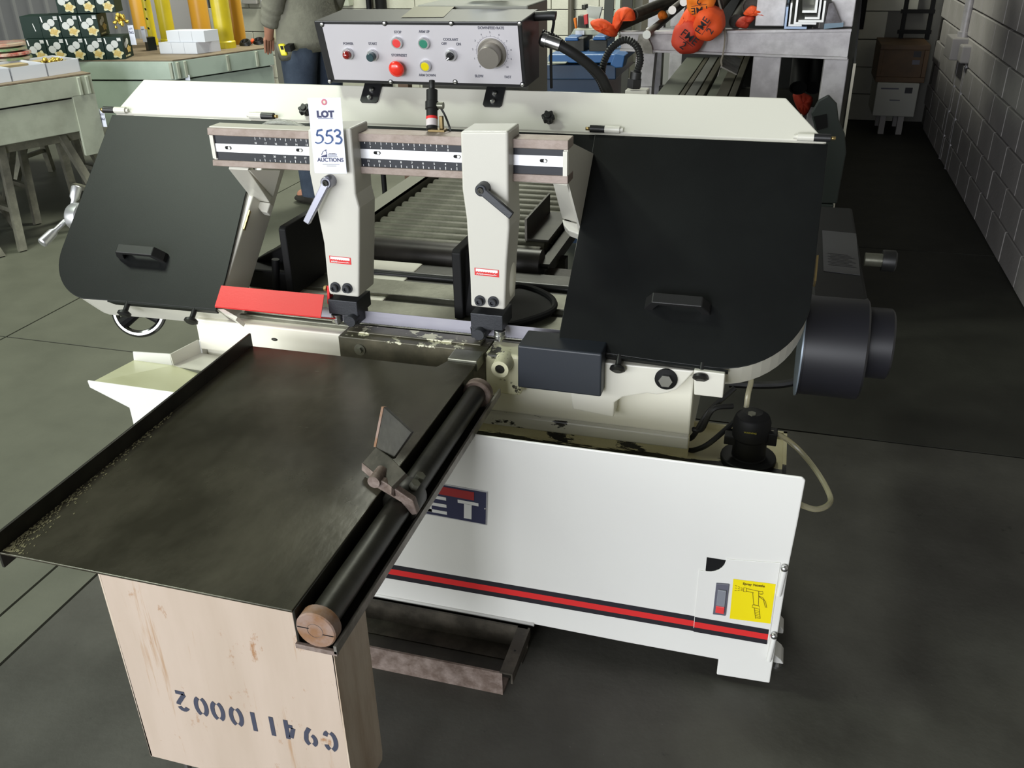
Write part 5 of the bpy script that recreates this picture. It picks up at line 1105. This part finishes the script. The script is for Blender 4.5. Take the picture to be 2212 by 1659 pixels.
    for s in (1,-1):
        k=MB(); k.sph(P(.140,s*.033,1.635),.012,10,8); k.build('eye',whiteflat,t)
        k=MB(); k.sph(P(.05,s*.092,1.62),(.012,.02,.03),10,8); k.build('ear',skin,t)
    k=MB(); k.sph(P(.155,0,1.605),(.014,.014,.024),10,8); k.build('nose',skin,t)
    k=MB(); k.sph(P(.138,0,1.565),(.012,.024,.006),10,6); k.build('mouth',mat('lips',(.35,.11,.09),.5),t)
    return t,P
pers,PPn=person()
tmq=V((-2.6026, 3.0711, 0.8813))
tm=thing('tape_measure','yellow tape measure clipped to the belt of the person in grey','tape measure',tmq)
m_=MB(); d_=V((.96,.28,0)); u_=V((-.25,.1,.96)).normalized(); m_.obox(tmq-d_*.016-u_*.03,d_*.034,V((-.28,.96,0))*.03,u_*.06); m_.build('tape_case',mat('tape_yellow',(.75,.66,.02),.4),tm,bevel=.008,seg=3)
m_=MB(); m_.obox(tmq-d_*.006+u_*.002-V((-.28,.96,0))*.001,d_*.014,V((-.28,.96,0))*-.001,u_*.018); m_.build('tape_window',matte_black,tm)
m_=MB(); m_.obox(tmq+d_*.012-u_*.01,d_*.03,V((-.28,.96,0))*.11,u_*.03); m_.build('belt_clip',matte_black,tm)
# ------------------------------------------------------------ rack with pipes on the right
RKY=2.2
rk=thing('steel_rack','galvanised steel stock rack behind the right end of the saw','rack',(-.25,2.7,0))
def rbox(n,x0,x1,y0,y1,z0,z1,m=None,b=.003): k=MB(); k.box(x0,x1,y0,y1,z0,z1); return k.build(n,m or galv,rk,bevel=b)
m_=MB(); m_.prism([(-.70,RKY,1.012),(.105,RKY,.996),(.105,RKY,1.003),(-.70,RKY,1.019)],(0,.05,0)); m_.prism([(-.70,RKY,1.070),(.105,RKY,1.088),(.105,RKY,1.096),(-.70,RKY,1.078)],(0,.05,0)); m_.prism([(-.70,RKY+.020,1.012),(.105,RKY+.020,.996),(.105,RKY+.020,1.096),(-.70,RKY+.020,1.078)],(0,.008,0)); m_.build('cross_beam',galv,rk)
rbox('post',-.216,-.118,RKY+.03,RKY+.13,0,1.0); rbox('post',-.222,-.122,RKY+.03,RKY+.13,1.10,2.4)
rbox('post',.030,.112,RKY+.03,RKY+.11,0,.995); rbox('post',.028,.108,RKY+.03,RKY+.11,1.10,2.4)
m_=MB(); q=[(-0.6487, 0.8811), (-0.6417, 1.0003), (-0.6073, 1.0009), (-0.5731, 1.0014), (-0.5788, 0.8829)]; m_.prism([(x,RKY+.03,z) for x,z in q],(0,.08,0)); m_.box(q[0][0]+.0,q[4][0],RKY+.03,RKY+.11,0,q[0][1]); m_.build('post',galv,rk)
q=[(-0.6406, 1.0113), (-0.6297, 1.0723), (-0.6026, 1.0727), (-0.5801, 1.0315), (-0.5753, 1.0059)]; m_=MB(); m_.prism([(x,RKY-.012,z) for x,z in q],(0,.01,0)); m_.build('end_plate',lip_steel,rk)
for y in (3.4,4.4): rbox('cross_beam',-.78,.105,y,y+.06,.88,.97); rbox('post',-.78,-.70,y+.06,y+.14,0,2.4); rbox('post',.03,.11,y+.06,y+.14,0,2.4)
for y in (2.26,3.4,4.4): rbox('shelf_bar',-.70,.105,y,y+.05,.62,.70,dark_steel)
rbox('shade_shelf',-.70,.11,RKY+.02,4.5,2.0,2.06,dark_steel)  # unseen shelf, added to keep lamp light off the right wall
m_=MB(); m_.box(-.69,.02,4.30,4.33,0,2.0); m_.build('dark_backing',sheet_dark,rk)  # added dark sheet standing in for the unlit depth behind the rack
# the dark sheet at the rack's right side, lengthened and raised to shade the aisle
m_=MB(); m_.prism([(.128,2.19,.0),(.128,6.40,.0),(.128,6.40,1.6),(.128,3.6,1.6),(.128,3.4,1.25),(.128,2.40,1.25),(.128,2.19,.985)],(.006,0,0)); so=thing('steel_sheet','dark steel sheet standing on edge along the right side of the rack','sheet',(.13,3.3,0)); m_.build('sheet_face',sheet_dark,so)
m_=MB(); m_.box(.1265,.1355,2.186,2.192,0,.985); m_.build('sheet_edge',paleedge,so)
# pipes with orange end bags
def pipe(a,d,L,r,label,m=None,name='pipe',cat='pipe'):
    d=V(d).normalized(); a=V(a); t=thing(name,label,cat,a,'stock on the rack'); k=MB(); k.lathe(a,d,[(r*.85,.01),(r*.85,0),(r,0),(r,L),(r*.8,L)],20); k.build('pipe_body',m or rust_dark,t); return t
def bag(c,d,r,L,label,m,fl=.8,txt=None,rot=0,seed=1):
    """cloth bag pulled over a pipe end: rounded closed mouth towards -d, loose skirt back along d"""
    random.seed(seed); d=V(d).normalized(); c=V(c); t=thing('orange_bag',label,'bag',c,'orange cloth pipe end bags')
    _,u,w=frame(d); k=MB(); k.smooth=True; rings=[]
    prof=[(.02,-.010),(.55,-.012),(.90,0),(1.0,.02),(1.02,L*.5),(.95*fl+.1,L*.85),(fl,L)]
    ph=[random.uniform(0,6) for _ in range(4)]
    for j,(rr,h) in enumerate(prof):
        ring=[]
        for i in range(28):
            a=2*PI*i/28; wob=1+(.035*math.sin(3*a+ph[0])+.03*math.sin(7*a+ph[1]+j*.6))*(1 if j>1 else .4)
            ring.append(c+d*(h+.006*math.sin(2*a+ph[2]))+(u*math.cos(a)+w*math.sin(a))*r*rr*wob)
        rings.append(ring)
    k.soft=True; k.loft(rings); o=k.build('bag_cloth',m,t)
    if txt:
        ux=V((1,0,0)); nn=-d; ux=(ux-nn*ux.dot(nn)).normalized(); uy=nn.cross(ux); c0=c-d*.0165
        xr=ux*math.cos(rot)+uy*math.sin(rot); yr=-ux*math.sin(rot)+uy*math.cos(rot)
        text('lettering','FME',r*.46,c0+yr*r*.10,xr,yr,blackflat,o,off=.0001,lift=.002); text('lettering','2',r*.46,c0-yr*r*.52,xr,yr,blackflat,o,off=.0001,lift=.002)
        f=Flat(c0,xr,yr,lift=.002); f.rect(-r*.52,r*.52,-r*.03,0); f.mb.build('printed_line',blackflat,o)
    return t
def flop(pts,label,m,th=.012,seed=1):
    """flattened floppy bag: crumpled sheet with thickness"""
    random.seed(seed); c=sum((V(p) for p in pts),V())/len(pts); t=thing('orange_bag',label,'bag',c,'orange cloth pipe end bags'); k=MB(); k.smooth=True
    P=catmull(pts,3,True); n=len(P); rings=[]
    for s,off in ((.02,-th*1.3),(.45,-th*1.2),(.8,-th*.9),(1,0),(.8,th),(.4,th*1.2),(.02,th*1.3)):
        rings.append([c+(p-c)*s+V((0,off+random.uniform(-.4,.4)*th*(s<.99),0)) for p in P])
    k.soft=True; k.loft(rings,caps=False); k.build('bag_cloth',m,t); return t
BD=V((.06,.98,.17))
bg1=(-0.4459, 2.08, 1.0647); bg2=(-0.376, 2.06, 1.1128); bg3=(-0.4104, 2.1, 1.1833)
bag(V(bg1)+V((.0,.03,0)),(.03,.95,.20),.058,.12,'orange pipe end bag marked FME 2, lowest of the three hanging over the beam',orange_d,txt=True,rot=-.62,seed=2)
flop([(-0.4909, 2.14, 1.1008), (-0.4549, 2.14, 1.1681), (-0.422, 2.14, 1.1592), (-0.4064, 2.14, 1.1016), (-0.4212, 2.14, 1.0397), (-0.4786, 2.14, 1.0388), (-0.5021, 2.14, 1.0697)],'bright orange bag side rising behind the lowest FME 2 bag',orange,.02,seed=8)
bag(bg2,(.05,.97,.15),.052,.13,'orange pipe end bag marked FME 2, on the right of the three over the beam',orange,txt=True,rot=1.0,seed=3)
bag(bg3,(.0,.95,.25),.050,.12,'paler orange pipe end bag marked FME, topmost, cut by the picture edge',orange2,txt=True,rot=PI+.15,seed=4)
for a,b,l in ((V(bg1)+V((0,.01,.055)),.040,'dark pipe under the lowest FME 2 bag'),(V(bg2)+V((0,0,.03)),.040,'dark pipe behind the right FME 2 bag'),(bg3,.040,'dark pipe behind the topmost FME bag')):
    pipe(V(a)+V((.004,.16,.025)),(.03,.99,.04),2.2,b*.9,l)
flop([(-0.8121, 2.2, 1.1142), (-0.7707, 2.2, 1.1241), (-0.7268, 2.2, 1.1006), (-0.7101, 2.2, 1.0688), (-0.7306, 2.2, 1.0605), (-0.7781, 2.2, 1.0761), (-0.8047, 2.2, 1.0919)],'orange floppy bag, leftmost on the rack',orange,.02,seed=5)
flop([(-0.7266, 2.22, 1.1416), (-0.6931, 2.22, 1.1622), (-0.6585, 2.22, 1.1514), (-0.6501, 2.22, 1.1168), (-0.6847, 2.22, 1.1229), (-0.7076, 2.22, 1.0908), (-0.7236, 2.22, 1.0552), (-0.7353, 2.22, 1.0905)],'orange floppy bag right of the leftmost one',orange,.02,seed=6)
flop([(-0.6052, 2.5, 1.1149), (-0.5897, 2.5, 1.1285), (-0.571, 2.5, 1.1185), (-0.5664, 2.5, 1.1016), (-0.5875, 2.5, 1.0913), (-0.6006, 2.5, 1.098)],'small orange bag between the white ended rods',orange2,.015,seed=7)
flop([(-0.2663, 2.25, 1.1416), (-0.243, 2.25, 1.1662), (-0.2132, 2.25, 1.1571), (-0.1866, 2.25, 1.1328), (-0.2185, 2.25, 1.1311), (-0.2557, 2.25, 1.1324)],'orange floppy bag at the left of the rack post, upper one',orange,.018,seed=9)
flop([(-0.2913, 2.25, 1.098), (-0.2777, 2.25, 1.1261), (-0.246, 2.25, 1.1324), (-0.2228, 2.25, 1.1264), (-0.24, 2.25, 1.1047), (-0.2514, 2.25, 1.089)],'deep orange floppy bag at the left of the rack post, lower one',orange_d,.018,seed=10)
flop([(-0.0565, 2.9, 0.7554), (-0.0392, 2.9, 0.7714), (-0.0038, 2.9, 0.7646), (0.0292, 2.9, 0.7463), (0.0235, 2.9, 0.7014), (0.0041, 2.9, 0.6713), (-0.0304, 2.9, 0.6997)],'orange floppy bag low in the rack behind the saw end',orange_d,.03,seed=12)
pipe((-0.6594, 2.23, 1.1348),(.2,.97,.05),.75,.019,'dark pipe running back from the left orange bags',rust_dark)
pipe((-0.725, 2.24, 1.0919),(.16,.97,.04),.75,.021,'dark pipe below the left orange bags',rust_dark)
pipe((-0.243, 2.26, 1.1623),(0,.98,.05),1.8,.032,'dark pipe ending in the bag beside the rack post',rust_dark)
pipe((-0.2905, 2.27, 1.1101),(0,.98,.03),1.6,.026,'dark pipe ending in the lower bag beside the rack post',rust_dark)
rodm=mat('rod_grey',(.16,.14,.125),.5,metal=.4); endm=mat('white_rod_end',(.72,.72,.70),.5)
for (px,l) in (((-0.5908, 2.12, 1.0786),'grey rod with a white painted end, lowest of the three'),((-0.5265, 2.3, 1.1454),'grey rod with a white painted end, middle of the three'),((-0.486, 2.3, 1.1739),'grey rod with a white painted end, highest of the three')):
    a=V(px); t=thing('bar_stock',l,'rod',a,'white ended rods'); k=MB(); k.cyl(a,a+V((.0,2.1,.02)),.0145,18); k.build('bar',rodm,t); k=MB(); k.cyl(a-V((0,.0015,0)),a+V((0,.003,0)),.0148,18); k.build('painted_end',endm,t)
# aluminium angles on the right of the beam
def angle(x0,x1,zb,zt,th,y0,L,m,label,both=False,w0=None):
    t=thing('angle_bar',label,'angle bar',(x0,y0,zb),'angle bars on the rack'); k=MB(); pts=[(x0,zb),(x1,zb),(x1,zb+th),(x0+th,zb+th),(x0+th,zt),(x0,zt)]
    if both: pts=[(x0,zb),(x1,zb),(x1,zt),(x1-th,zt),(x1-th,zb+th),(x0,zb+th)]
    k.prism([(x,y0,z) for x,z in pts],(0,L,0)); k.build('bar',m,t); return t
aluw=mat('pale_aluminium',(.72,.72,.70),.4,metal=.3); alub=mat('blue_aluminium',(.28,.36,.50),.4,metal=.4)
YA=2.17; ZR=1.098
angle(-.120,-.045,ZR,ZR+.070,.007,YA,1.6,alub,'bluish aluminium angle bar, outermost at the left of the nest')
angle(-.107,-.062,ZR+.0075,ZR+.082,.006,YA+.01,1.6,aluw,'aluminium angle bar with a tall leg, second from the left of the nest')
angle(-.090,-.015,ZR+.014,ZR+.115,.007,YA+.006,1.6,aluw,'aluminium angle bar with the tallest leg in the nest')
angle(-.075,.008,ZR+.0215,ZR+.090,.007,YA+.004,1.6,aluw,'aluminium angle bar open to the right, inner one',both=True)
angle(-.055,-.006,ZR+.031,ZR+.095,.007,YA+.008,1.6,aluw,'aluminium angle bar, inside the nest, right leg upright',both=True)
angle(-.066,-.018,ZR+.052,ZR+.120,.008,YA,1.6,aluw,'brightest aluminium angle bar on top of the nest',both=True)
t=thing('wrapped_bar','plastic wrapped dark triangular bar right of the angle bars','bar',(.04,YA,ZR)); m_=MB(); m_.prism([(.012,YA,ZR+.002),(.072,YA,ZR+.012),(.030,YA,ZR+.085),(.018,YA,ZR+.080)],(0,.058,0)); m_.build('bar',mat('wrapped_dark',(.06,.05,.055),.25,coat=.5,var=((.16,.15,.17),.5,.7),vs=25),t); m_=MB(); m_.prism([(.012,YA-.002,ZR+.001),(.074,YA-.002,ZR+.008),(.074,YA-.002,ZR+.022),(.012,YA-.002,ZR+.018)],(0,.05,0)); m_.build('plastic_film',mat('film_blue',(.20,.28,.36),.15,coat=.6),t)
# long bars on the lower shelf
lowm=[mat('bar_a',(.085,.09,.07),.5,metal=.4),mat('bar_b',(.05,.045,.03),.5,metal=.4),mat('bar_c',(.11,.11,.10),.45,metal=.5)]
for i,(x0,w,h,mi,l) in enumerate(((-.66,.10,.022,0,'wide grey flat bar, leftmost on the lower shelf'),(-.555,.022,.022,1,'thin brownish bar beside the wide flat bar'),(-.525,.045,.028,2,'grey flat bar third from the left on the lower shelf'),(-.472,.03,.03,1,'dark square bar fourth from the left on the lower shelf'),(-.434,.045,.016,0,'low grey flat bar fifth from the left on the lower shelf'),(-.382,.05,.045,1,'dark thick bar sixth from the left on the lower shelf'),(-.325,.03,.05,1,'dark upright bar next to the middle post'))):
    t=thing('flat_bar',l,'bar',(x0,2.2,.702),'bars on the lower shelf'); k=MB(); k.box(x0,x0+w,2.33,4.6,.702,.702+h); k.build('bar',lowm[mi],t,bevel=.002)
t=thing('bent_angle','pale bent angle iron end hanging on a string below the beam','angle',(-.4,2.15,.9)); q=[V(p) for p in [(-0.3351, 2.17, 0.9344), (-0.3251, 2.17, 0.9714), (-0.2654, 2.17, 0.944)]]
m_=MB(); m_.prism([q[0],q[1],q[2],q[2]+V((-.002,0,-.004)),q[1]+V((0,0,-.006)),q[0]+V((.004,0,0))],(0,.25,.02)); m_.build('angle_leaf',lip_steel,t); m_=MB(); m_.tube([(-0.3513, 2.16, 1.1908), (-0.3302, 2.16, 1.1308), (-0.3184, 2.16, 1.0698), (-0.3201, 2.16, 1.0154), (-0.3245, 2.16, 0.9917), (-0.3212, 2.16, 0.9728)],.0035,6); m_.build('string',mat('string',(.30,.27,.22),.8),t)
pipe((-0.0396, 2.75, 0.8104),(0,.7,.45),.3,.036,'dark hose like pipe above the low orange bag',matte_black); pipe((0.0207, 2.8, 0.8041),(.03,.7,.45),.3,.034,'dark pipe right of the low orange bag',matte_black)
t=thing('guard_plate','grey green rounded steel guard plate with a square hole beside the rack post','plate',(.06,2.0,0))
gp=[(0.0014, 0.8458), (0.0201, 0.8877), (0.0504, 0.9068), (0.081, 0.8789), (0.0945, 0.8259), (0.1204, 0.7804), (0.1339, 0.7181), (0.1303, 0.605), (0.1288, 0.5387), (0.062, 0.5346), (0.0322, 0.7611)]; m_=MB(); m_.prism([(x,2.0,z) for x,z in gp],(0,.025,0)); m_.box(gp[9][0]+.01,gp[8][0]-.01,2.0,2.025,0,gp[9][1]); go=m_.build('plate_body',grey_green,t,bevel=.004)
q=[(0.0103, 0.8355), (0.0526, 0.8462), (0.0617, 0.8017), (0.0285, 0.7896)]; m_=MB(); m_.prism([(x,1.9985,z) for x,z in q],(0,-.001,0)); m_.build('square_hole',matte_black,go)
# ------------------------------------------------------------ blue machine and clutter behind the saw
bt=thing('blue_machine','blue painted shop machine with dark clamp blocks behind the control box','machine',(-1.2,3.2,0))
def bb(n,pts,y,d,m,b=.004): k=MB(); k.prism([(x,y,z) for x,z in pts],(0,d,0)); return k.build(n,m,bt,bevel=b)
Q1=[(-1.2241, 0.7931), (-0.8331, 0.8024), (-0.8353, 0.8662), (-1.2235, 0.8587)]; bb('tank',Q1,2.9,.5,blue_d); x0,x1=Q1[0][0],Q1[1][0]
m_=MB(); m_.box(x0+.05,x1-.05,2.95,3.35,0,Q1[0][1]); m_.build('machine_base',blue_d,bt)
bb('table_band',[(-1.1416, 0.871), (-0.8008, 0.8775), (-0.8022, 0.9127), (-1.1416, 0.907)],2.88,.5,blue)
bb('side_block',[(-0.8426, 0.8796), (-0.8174, 0.8665), (-0.7867, 0.8691), (-0.7785, 0.9192), (-0.8236, 0.9261)],2.8,.1,blue)
bb('clamp_block',[(-0.9797, 0.8988), (-0.8931, 0.9002), (-0.8949, 0.9601), (-0.981, 0.9591)],3.0,.2,dark_steel); bb('clamp_block',[(-1.0894, 0.9051), (-1.0016, 0.9065), (-1.0028, 0.9668), (-1.0899, 0.9657)],3.0,.2,dark_steel)
for q in ([(-0.9617, 0.9604), (-0.8974, 0.9612), (-0.9021, 0.977), (-0.9535, 0.9764)],[(-1.0919, 0.9547), (-1.0265, 0.9556), (-1.0311, 0.9715), (-1.0877, 0.9708)]): bb('cap',q,2.98,.2,blue)
bb('cross_bar',[(-1.0906, 0.9671), (-0.853, 0.9698), (-0.8625, 0.9898), (-1.0732, 0.9958)],3.1,.06,bench_paint)
bb('column',[(-1.0684, 0.9867), (-1.0215, 0.9872), (-1.0271, 1.0482), (-1.0671, 1.0479)],3.15,.05,dark_steel); bb('column',[(-1.0498, 1.0763), (-1.0277, 1.0764), (-1.0281, 1.0964), (-1.0502, 1.0963)],3.15,.05,dark_steel)
bb('label_plate',[(-1.0639, 0.9705), (-1.0219, 0.971), (-1.0222, 0.9892), (-1.0642, 0.9888)],3.09,.002,whitecard,.0)
bb('grey_plate',[(-1.1431, 0.8676), (-1.0568, 0.8713), (-1.0504, 0.8794), (-1.1431, 0.8776)],2.86,.1,bench_paint)
for q,m,l in (([(-1.06, 0.9999), (-1.0512, 1), (-1.0563, 1.048), (-1.0693, 1.0439)],orange2,'orange handle left of the dark column'),([(-1.0164, 1.0164), (-0.999, 1.0205), (-1.0021, 1.0642), (-1.0215, 1.0581)],mat('handle_red',(.6,.03,.03),.5),'red handle right of the dark column')):
    k=MB(); k.prism([(x,3.06,z) for x,z in q],(0,.02,0)); o=k.build('clamp_handle',m,bevel=.003); tag(o,l+' on the blue machine','handle')
t=thing('plastic_bag','clear plastic bag hanging above the orange bags','bag',(-1.0264, 3.3, 1.0433)); q=[(-1.0637, 1.0805), (-0.9818, 1.0725), (-0.9962, 1.0184), (-1.0444, 1.0265)]; m_=MB(); m_.prism([(x,3.3,z) for x,z in q],(0,.03,0)); m_.build('bag_film',mat('bag_film',(.55,.55,.50),.2,coat=.5),t)
k=MB(); q=[(-0.7874, 0.778), (-0.758, 0.7786), (-0.7557, 0.8249), (-0.7825, 0.8244)]; k.prism([(x,3.7,z) for x,z in q],(0,.02,0)); o=k.build('yellow_card',mat('yellow_card',(.45,.42,.20),.6)); tag(o,'pale yellow card under the beam beside the galvanised post','card')
for pts,m,l in ((((1406,172),(1420,172),(1416,132),(1408,132)),'r','red brown strip standing below the yellow card'),(((1316,172),(1326,172),(1324,148),(1316,146)),'d','dark red strip standing behind the black hoses')): pass
k=MB(); q=[(-0.787, 0.677), (-0.7426, 0.6781), (-0.758, 0.7786), (-0.7874, 0.778)]; k.prism([(x,3.7,z) for x,z in q]+[],(0,.03,0)); k.box(q[0][0],q[1][0],3.7,3.73,0,q[0][1]); o=k.build('red_board',mat('red_board',(.16,.03,.02),.6)); tag(o,'red brown board standing below the yellow card','board')
# sheets and boards leaning on the back wall behind the rack
bdl=[(1302,1322,'dark grey board leaning on the back wall, leftmost',(.03,.035,.03)),(1326,1336,'pale narrow board leaning on the back wall',(.42,.46,.40)),(1340,1362,'black board leaning on the back wall behind the left bags',(.02,.02,.015)),(1384,1402,'brownish board leaning on the back wall behind the rods',(.06,.05,.03)),(1424,1450,'grey sheet leaning on the back wall behind the beam',(.17,.17,.16)),(1456,1476,'light grey sheet leaning on the back wall behind the lower bag',(.25,.26,.26)),(1490,1600,'wide dark board leaning on the back wall behind the rack',(.025,.022,.018))]
BX={1302:(-1.5238,-1.4496),1326:(-1.4348,-1.3979),1340:(-1.3832,-1.3025),1384:(-1.2222,-1.1569),1424:(-1.0638,-0.9692),1456:(-0.9475,-0.8753),1490:(-0.8323,-0.4457)}
for a,b,l,c in bdl:
    x0,x1=BX[a]; k=MB(); k.prism([(x0,6.16,0),(x1,6.16,0),(x1,6.36,2.2),(x0,6.36,2.2)],(0,.02,0)); o=k.build('leaning_board',mat('board_%d'%a,c,.6)); tag(o,l,'board','boards on the back wall')
# conduits, boxes and cabinets on the back wall
def wallpart(name,label,cat,pts,d,m,grp=None,y=6.415):
    k=MB(); xs=[p[0] for p in pts]; zs=[p[1] for p in pts]; k.box(min(xs),max(xs),y-d,y,min(zs),max(zs)+.0); o=k.build(name,m,bevel=.004); return tag(o,label,cat,grp)
def conduit(px,r,label,m,zb=0,zt=3):
    k=MB(); k.cyl((px,6.40-r,zb),(px,6.40-r,zt),r,14); ps=k
    t=thing('conduit',label,'conduit',(px,6.4,zb),'wall conduits'); k.build('tube',m,t)
    for z in (zb+.5,zb+1.2,zb+1.9): q=MB(); q.box(px-r*1.25,px+r*1.25,6.395-r*.6,6.402,z,z+.03); q.build('clip',galv,t)
conduit(-3.59,.028,'dark pipe on the back wall above the control box, left one',rust_dark); conduit(-3.4779,.05,'thick dark pipe on the back wall above the control box',matte_black)
conduit(-1.824,.022,'brownish conduit on the white block wall right of the control box',mat('conduit_brown',(.10,.09,.07),.5)); conduit(-4.6336,.018,'slim grey conduit on the wall left of the person',galv); conduit(-2.8091,.02,'grey conduit above the middle of the control box',galv); conduit(-2.7681,.02,'second grey conduit above the middle of the control box',galv)
wallpart('electrical_box','grey electrical box on the wall right of the person','electrical box',[(-4.0051, 0.8219), (-3.9017, 0.9445)],.10,greypanel)
wallpart('electrical_box','dark electrical box on the wall with a red brown cable','electrical box',[(-3.9206, 0.8222), (-3.8579, 0.9811)],.12,matte_black); wallpart('electrical_box','small pale switch box beside the dark electrical box','electrical box',[(-3.8352, 0.8278), (-3.7631, 0.964)],.10,bench_paint)
wallpart('wall_screen','dark framed panel on the wall above the slim conduit','panel',[(-4.826, 0.8381), (-4.6823, 0.9146)],.05,greypanel)
wallpart('grey_panel','plain grey panel behind the yellow upright tubes','panel',[(-5.3674, 0.2614), (-4.7489, 1.1338)],.03,greypanel,y=5.6)
wallpart('cabinet','grey metal cabinet beside the person, below the tan ball','cabinet',[(-3.5407, 0), (-3.3615, 0.7336)],.30,greypanel,y=4.9)
t=thing('white_bucket','white bucket with a blue label behind the control box lid','bucket',(-0.8477, 1.14, 1.2561)); c=V((-0.8502, 1.14, 1.2572)); m_=MB(); m_.lathe(V((c.x,1.14,1.2865)),(0,0,1),[(.030,0),(.032,.09),(.034,.10)],24); m_.build('bucket_body',whitecard,t); m_=MB(); m_.box(c.x-.07,c.x-.035,1.12,1.16,1.2865,1.33); m_.build('blue_cap',blue,t)
t=thing('red_handled_pole','dark pole with a red foot standing behind the saw','pole',(-2.05,2.8,0)); a=V((-1.6087, 2, 0.4094)); p0=V((-2.1412, 3.1699, 0.05)); p1=V((-1.9, 2.6609, 0.3672)); 
m_=MB(); m_.cyl((p0.x,p0.y,.10),(p0.x,p0.y,1.2),.014,12); m_.build('pole_shaft',matte_black,t); m_=MB(); m_.cyl((p0.x,p0.y,0),(p0.x,p0.y,.12),.016,12); m_.build('red_foot',mat('foot_red',(.35,.03,.02),.5),t)
p0=V((-2.1338, 3.5148, 0)); t=thing('brown_post','rust brown steel post standing behind the saw','post',p0); m_=MB(); m_.box(p0.x-.03,p0.x+.03,p0.y,p0.y+.06,0,1.0); m_.build('post_shaft',mat('post_brown',(.10,.055,.03),.6),t); m_=MB(); m_.box(p0.x-.06,p0.x+.06,p0.y-.03,p0.y+.09,0,.01); m_.build('post_foot',rust_dark,t)
# ------------------------------------------------------------ far end of the right aisle
q=[(0.5535, 0.134), (0.8363, 0.1436), (0.517, 0.3676), (0.7961, 0.3745)]; zb=.10
t=thing('storage_box','pale storage box on feet at the far end of the aisle','box',((q[0][0]+q[1][0])/2,6.0,0)); m_=MB(); m_.box(q[0][0],q[1][0],5.9,6.35,q[0][1],q[2][1]); bo_=m_.build('box_body',mat('pale_box',(.42,.42,.38),.6),t,bevel=.005)
f=Flat((0,5.9,0),(1,0,0),(0,0,1)); W_=q[1][0]-q[0][0]; f.rect(q[1][0]-.09,q[1][0]-.04,q[2][1]-.07,q[2][1]-.03); f.mb.build('black_label',blackflat,bo_)
f=Flat((0,5.9,0),(1,0,0),(0,0,1)); f.rect(q[0][0]+.03,q[0][0]+.15,q[2][1]-.045,q[2][1]-.035); f.mb.build('box_print',greyflat,bo_); f=Flat((0,5.9,0),(1,0,0),(0,0,1)); f.rect(q[0][0]+.10,q[0][0]+.17,q[0][1]+.11,q[0][1]+.118); f.mb.build('box_print',greyflat,bo_)
for x in (q[0][0]+.08,q[1][0]-.08):
    for y in (5.95,6.25): m_=MB(); m_.box(x-.02,x+.02,y-.02,y+.02,0,q[0][1]); m_.build('foot',greypanel,t)
qc=[(0.5376, 0.3651), (0.8477, 0.3727), (0.496, 0.6296), (0.8057, 0.6093)]; zt0=q[2][1]
t=thing('wooden_crate','brown wooden crate standing on the pale storage box','crate',((qc[0][0]+qc[1][0])/2,6.1,zt0)); cx0,cx1,cz0,cz1=qc[0][0],q[1][0]+.03,zt0+.001,qc[2][1]
m_=MB(); m_.box(cx0+.02,cx1-.02,5.94,6.33,cz0,cz1-.01); co=m_.build('crate_panel',crate_wood,t)
for z in (cz0,cz1-.04): m_=MB(); m_.box(cx0,cx1,5.92,6.35,z,z+.035); m_.build('crate_frame',crate_wood,t,bevel=.003)
for x in (cx0,cx1-.03): m_=MB(); m_.box(x,x+.03,5.92,6.35,cz0+.036,cz1-.041); m_.build('crate_frame',crate_wood,t,bevel=.003)
f=Flat((0,5.94,0),(1,0,0),(0,0,1)); f.rect(cx1-.10,cx1-.05,cz1-.09,cz1-.05); f.mb.build('black_label',blackflat,co); f=Flat((0,5.94,0),(1,0,0),(0,0,1)); f.rect(cx1-.10,cx1-.05,cz1-.14,cz1-.11); f.mb.build('white_mark',greyflat,co)
t=thing('wall_ladder','dark ladder hanging on the back wall above the crate','ladder',(.85,6.3,.7)); 
lx=[0.8655,0.9901]; lx=[.70,.88]
for x in lx: m_=MB(); m_.box(x-.014,x+.014,6.28,6.32,.62,2.2); m_.build('rail',matte_black,t)
for z in (.66,.80,.94,1.10,1.4,1.7,2.0): m_=MB(); m_.box(lx[0]-.03,lx[1]+.02,6.27,6.30,z,z+.025); m_.build('rung',matte_black,t)
conduit(.40,.035,'thick black pipe on the back wall above the crate',matte_black,.68,3)
# gas pipe, boxes and conduits on the right wall
def rw(px,py): return None
RW={'a':(0.92, 5.4126, 0.6423),'b':(0.95, 5.3403, -0.1659),'c':(0.92, 4.7704, 0.7054),'d':(0.95, 4.6077, -0.0244),'e':(0.92, 5.2378, 0.8867),'f':(0.92, 5.1, 0.7879)}
t=thing('wall_pipe','pale pipe with a junction box running down the right block wall','pipe',(.93,RW['e'][1],.6)); yy=RW['f'][1]
m_=MB(); m_.cyl((.93,yy,RW['f'][2]),(.93,yy,2.6),.026,16); m_.build('tube',galv,t)
m_=MB(); m_.cyl((.93,yy,RW['f'][2]-.02),(.93,yy,RW['f'][2]+.01),.036,16); m_.build('collar',galv,t)
zj=RW['a'][2]; m_=MB(); m_.box(.86,.974,yy-.10,yy+.16,zj,RW['f'][2]-.02); m_.build('junction_box',greypanel,t,bevel=.006)
m_=MB(); m_.box(.90,.974,yy-.24,yy-.12,zj,zj+.10); m_.build('junction_box',greypanel,t,bevel=.01)
for k_,y in (('a',yy+.10),('c',yy-.18)):
    m_=MB(); m_.tube([(.955,y,zj),(.955,y,.3),(.955,y-.01,.1),(.955,y,0)],.011,10,4); m_.build('drop_conduit',galv,t)
